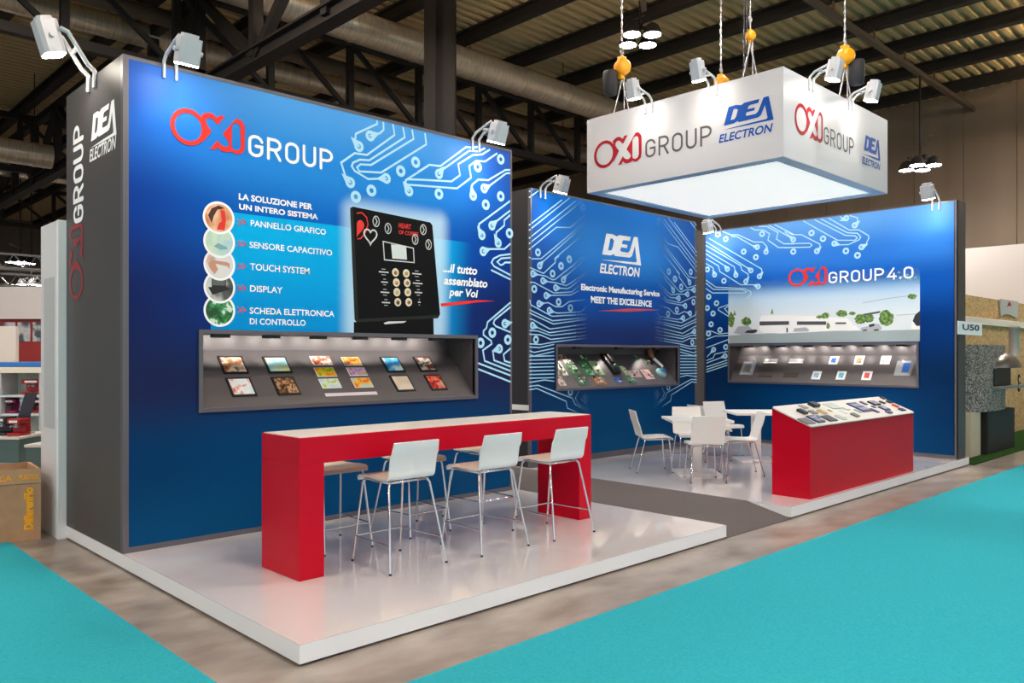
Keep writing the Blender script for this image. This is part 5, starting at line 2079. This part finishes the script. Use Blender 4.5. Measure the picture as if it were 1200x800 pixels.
g = MB(); g.box((0, 0, 0), (w, .08, h), bev=.004); g.build('board', mat('booth_cream', (222, 214, 204), 0.5), t)
g = MB(); g.box((w * .95, .02, -t.location.z), (w * .99, .06, 0)); g.box((w * .05, .02, -t.location.z), (w * .09, .06, 0)); g.build('post', M_lampgrey, t)

sh = None
t, w, h = simple('product_shelf', -40, 424, 49, 505, 11.6, .4, None, 'blue topped product shelf of the neighbouring booth', 'shelf')
SHT, SHW, SHH = t, w, h
g = MB(); g.box((0, 0, h * .925), (w, .45, h), bev=.01); g.build('blue_canopy', mat('booth_blue', (52, 120, 196), 0.5), t)
g = MB(); g.box((0, .4, -t.location.z), (w, .45, h * .92)); g.build('back_panel', noisy('booth_shelf_back', [(.4, (196, 206, 200)), (.6, (176, 188, 182))], 6, 3, .5), t)
g = MB(); g.box((0, 0, h * .84), (w, .4, h * .925), bev=.004); g.build('light_box', mat('booth_lightbox', (226, 220, 204), .5, emit=.05), t)
for zz in (.25, .52):
    g = MB(); g.box((0, 0, h * zz - .03), (w, .4, h * zz), bev=.003); g.build('shelf_board', mat('booth_glass_shelf', (206, 222, 226), .3), t)
for k in range(2):
    g = MB(); x = (.46, .99)[k] * w; g.box((x - .03, 0, -t.location.z), (x, .4, h * .84)); g.build('upright', M_lampgrey, t)


def on_booth(name, label, cat, fx, fz, parts, group=None, d=0.1):
    """small machine on a booth shelf; parts = (name, mesh, material)"""
    M = SHT.matrix_basis if False else Matrix.Translation(SHT.location) @ Matrix.Rotation(ANG - math.pi / 2, 4, 'Z')
    p = M @ Vector((SHW * fx, d, SHH * fz))
    t = thing(name, label, cat, p, ANG - math.pi / 2, group)
    for nm, g, m in parts:
        g.build(nm, m, t)
    return t


M_cred = mat('booth_machine_red', (168, 26, 34), .3)
M_cblk = mat('booth_machine_black', (34, 34, 40), .35)
M_csil = mat('booth_machine_silver', (198, 200, 204), .25, .6)


def machine(w, h, dp):
    a, b, c = MB(), MB(), MB()
    a.box((-w / 2, 0, 0), (w / 2, dp, h * .18), bev=.008)
    a.box((-w / 2, dp * .55, h * .18), (w / 2, dp, h * .72), bev=.008)
    a.box((-w / 2, 0, h * .72), (w / 2, dp, h), bev=.012)
    b.tube([(0, dp * .25, h * .72), (0, dp * .25, h * .5)], [.02, .03], 10)
    b.tube([(0, dp * .25, h * .6), (0, -.05, h * .58)], .01, 8)
    c.box((-w * .3, -.004, h * .78), (w * .3, 0, h * .92))
    return a, b, c


for fx, fz, w_, h_, m1, m2, lab in ((.80, .525, .3, .22, M_cred, M_csil, 'red espresso machine on the upper shelf of the neighbouring booth'), (.88, .255, .19, .2, M_cred, M_cblk, 'small red machine on the lower shelf of the neighbouring booth'),
                                    (.51, .255, .17, .2, mat('booth_magenta', (150, 30, 90), .4), M_cblk, 'magenta grinder on the lower shelf at the picture edge')):
    a, b, c = machine(w_, h_, .25)
    on_booth('coffee_machine', lab, 'coffee machine', fx, fz, (('housing', a, m1), ('spout', b, m2), ('badge', c, M_print_white)))
for fx, lab in ((.64, 'left'), (.735, 'right')):
    a = MB(); a.lathe([(.045, 0), (.045, .2), (.03, .23)], (0, 0.1, 0), 14)
    b = MB(); b.lathe([(.047, .06), (.047, .16)], (0, 0.1, 0), 14)
    on_booth('canister', '%s white canister on the lower shelf of the neighbouring booth' % lab, 'canister', fx, .255, (('can', a, M_print_white), ('band', b, M_csil)), 'white canisters')

# counters with machines in front
for x0, y0, x1, y1, d, lab in ((-40, 512, 22, 600, 9.3, 'white and grey green counter cut off by the left picture edge'), (28, 521, 60, 600, 8.3, 'low grey green counter between cardboard bin and white partition')):
    t, w, h = simple('booth_counter', x0, y0, x1, y1, d, .6, None, lab, 'counter', 'neighbouring booth counters')
    H = h + t.location.z
    t.location.z = 0
    g = MB(); g.box((0, 0, H - .03), (w, .7, H), bev=.004); g.build('counter_top', mat('booth_counter_top', (226, 220, 212), .4), t)
    g = MB(); g.box((.01, .015, H - .3), (w - .01, .68, H - .03)); g.build('drawer_front', mat('booth_counter_green', (84, 108, 108), .5), t)
    g = MB(); g.box((.03, .03, 0), (w - .03, .66, H - .3)); g.build('carcass', mat('booth_counter_pale', (176, 190, 190), .5), t)
    if x0 < 0:
        CT, CTW, CTH = t, w, H
Mx = Matrix.Translation(CT.location) @ Matrix.Rotation(ANG - math.pi / 2, 4, 'Z')
for px_, dd, w_, h_, m1, lab in ((9, .1, .16, .2, M_cred, 'red coffee pod machine on the neighbouring white counter'), (-9, .12, .16, .22, M_cblk, 'black coffee pod machine at the left picture edge')):
    x = CTW * (px_ + 40) / 62.0
    a, b, c = machine(w_, h_, .22)
    t = thing('coffee_machine', lab, 'coffee machine', Mx @ Vector((x, dd, CTH)), ANG - math.pi / 2)
    a.build('housing', m1, t); b.build('spout', M_csil, t); c.build('badge', M_print_white, t)
t = thing('leaflet_stand', 'dark slanted leaflet stand behind the red pod machine', 'leaflet stand', Mx @ Vector((CTW * (5 + 40) / 62.0, .4, CTH)), ANG - math.pi / 2)
g = MB(); g.prism([(-.1, 0, 0), (-.08, .02, 0), (.16, .02, .5), (.14, 0, .5)][:0] or [(-.14, 0, .04), (.0, 0, .04), (.14, 0, .5), (.0, 0, .5)], (0, .02, 0)); g.build('panel', mat('slate_panel', (52, 54, 66), .4), t)
g = MB(); g.box((-.14, -.05, 0), (.06, .1, .04), bev=.005); g.build('foot', M_csil, t)

# lighting truss of the far stands
def alu_truss(y_, z_, x0, x1, label):
    t = thing('lighting_truss', label, 'lighting truss', ((x0 + x1) / 2, y_, z_))
    h = (x1 - x0) / 2
    g = MB()
    for dy, dz in ((0, 0), (.4, 0), (.2, .42)):
        g.tube([(-h, dy, dz), (h, dy, dz)], .04, 8)
    g.build('chords', M_csil, t)
    g = MB()
    x = -h
    while x < h:
        g.tube([(x, 0, 0), (x + .3, .2, .42), (x + .6, 0, 0)], .025, 6)
        x += .6
    g.build('bracing', M_csil, t)
    g = MB()
    for x in (-h * .6, 0, h * .6):
        g.tube([(x, .2, .42), (x, .2, 9 - z_)], .015, 6)
    g.build('hangers', M_steel, t)


alu_truss(23, 4.25, -8, 6, 'silver lighting truss high over the far left booths')
alu_truss(28, 4.1, -8, 6, 'second silver lighting truss farther back over the left booths')
for i, (x, y) in enumerate(((24, 308), (37, 334))):
    d = 30 + i
    p = CAM + (FWD + RGT * ((x - CX) / FPX) + UPV * ((CY - y) / FPX)) * d
    hall_lamp(('far lit lamp cluster above the silver truss at the left edge', 'far lit lamp cluster beside the white partition top')[i], p + Vector((0, 0, .2)), 9.05 - p.z)

# ------------------------------------------------------------------ right neighbours
g = MB()
g.box((11.56, -.06, 0), (19, 2.6, .02))
tag(g.build('artificial_grass', noisy('artificial_grass', [(.35, (20, 52, 14)), (.65, (44, 84, 30))], 90, 6, .95, .8, spec=.1)), 'green artificial grass mat of the pizza oven booth', 'grass mat')
M_osb = noisy('oriented_strand_board', [(.3, (160, 124, 78)), (.5, (188, 154, 102)), (.7, (202, 172, 122))], 9, 6, .7, stretch=(1, 1, 2.2))
g = MB()
YO = .95
zl = 2.86
g.box((13.0, YO, .02), (24, YO + .06, 2.45))
g.box((13.0, YO + .01, 2.45), (24, YO + .05, zl))
tag(g.build('board_wall', M_osb), 'pale strand board wall behind the pizza oven', 'board wall')
g = MB()
g.box((13.0, YO - .05, 2.3), (24, YO, 2.44), bev=.01)
tag(g.build('board_ledge', mat('pale_ledge', (222, 214, 196), .5)), 'pale ledge running along the strand board wall above the oven', 'ledge')
g = MB()
for k in range(3):
    g.box((19.9, .4, k * 1.46), (20.0, 6, k * 1.46 + 1.445))
tag(g.build('white_booth_wall', mat('white_booth_panel', (206, 198, 192), .5)), 'plain white booth wall rising behind the strand board wall', 'booth wall')

# pizza oven
ov = thing('pizza_oven', 'mosaic clad pizza oven with steel chimney at the right edge', 'oven', (14.1, .45, .02))
def at_oven(px_, py_, y_):
    pl = Plane((0, y_, 0), (1, 0, 0), (0, 0, 1))
    q = pl.px(px_, py_)
    return q
yo = .12
xa, xb = at_oven(1146, 450, yo).x, at_oven(1191, 450, yo).x
zt_, zb_ = at_oven(1168, 404, yo).y, at_oven(1168, 481, yo).y
M_mosaic = noisy('stone_mosaic', [(.15, (70, 66, 64)), (.4, (120, 112, 106)), (.6, (158, 148, 138)), (.85, (190, 182, 172))], 64, 2, .5, .3, kind='cells', interp='CONSTANT')
g = MB()
cxo = (xa + xb) / 2
rx = (xb - xa) / 2
body = []
for i in range(13):
    a_ = math.pi + math.pi * i / 12
    body.append((cxo + rx * math.cos(a_), yo + .3 + .3 * math.sin(a_)))
body += [(cxo + rx, YO - .02), (cxo - rx, YO - .02)]
g.prism([(x, y, zb_) for x, y in body], (0, 0, zt_ - zb_))
wpart('mosaic_body', g, M_mosaic, ov)
xm0, xm1 = at_oven(1167, 440, yo - .03).x, at_oven(1185, 440, yo - .03).x
zm0, zm1 = at_oven(1170, 452, yo).y, at_oven(1170, 431, yo).y
g = MB()
g.box((xm0, yo - .03, zm0), (xm1, yo + .1, zm1), bev=.02)
wpart('oven_mouth', g, M_black, ov)
g = MB()
g.box((xm0 - .05, yo - .12, zm0 - .05), (xm1 + .5, yo + .05, zm0), bev=.01)
wpart('landing_shelf', g, mat('grey_stone_shelf', (120, 120, 118), .4), ov)
g = MB()
zc = zm1
Mh = Matrix.Translation(((xm0 + xm1) / 2 + .15, yo + .05, zc))
g.lathe([(.62, 0), (.62, .03), (.52, .15), (.3, .24), (.14, .27)], (.12, 0, 0), 24, Mh @ Matrix.Diagonal((1, .4, 1, 1)))
wpart('hood', g, mat('pewter_hood', (130, 124, 116), .3, .7), ov)
xc = at_oven(1187.5, 400, yo + .05).x
g = MB()
g.lathe([(.085, zc + .2), (.085, 2.2), (.1, 2.2), (.1, 2.24)], (xc + .04, yo + .05, 0), 20)
wpart('chimney', g, mat('steel_chimney', (206, 190, 180),   .45, .35), ov)
g = MB()
g.box((at_oven(1160, 500, yo).x, yo + .02, .02), (xb - .02, yo + .6, zb_ - .0), bev=.01)
wpart('stand', g, mat('black_oven_stand', (16, 18, 18), .6), ov)
g = MB()
g.box((xa, yo + .1, .02), (xa + .5, yo + .6, zb_))
wpart('side_board', g, mat('pale_wood_board', (196, 186, 160), .6), ov)
g = MB()
xs_ = at_oven(1190, 450, yo - .1).x
for k in (1, -1):
    pts = []
    for i in range(26):
        t_s = i / 25
        r_ = .02 + .1 * t_s
        a_ = 5.5 * t_s
        pts.append((xs_ + .25 + r_ * math.cos(a_), yo - .1, zm0 + .03 + k * (.1 + r_ * math.sin(a_) + .0)))
    g.tube(pts, .01, 6)
wpart('iron_scroll', g, M_black, ov)
# booth shield
QS = Plane((0, YO - .002, 0), (1, 0, 0), (0, 0, 1))
c9 = QS.crop(1110, 280, 5.71)
ss = thing('booth_shield', 'small grey shield with red flame on the strand board wall', 'sign', QS.to3(*c9((408, 530)), 0))
pr = Print(QS, .02, .02)
pr.fill([c9(p) for p in ((348, 400), (470, 418), (466, 530), (440, 520), (410, 505), (380, 502), (352, 520))])
pr.build('plate', mat('grey_shield', (176, 176, 170), .5), ss)
pr = Print(QS, .022)
pr.fill([c9(p) for p in ((392, 455), (400, 430), (408, 415), (418, 432), (424, 455), (410, 444))])
pr.build('flame', M_print_dred, ss)
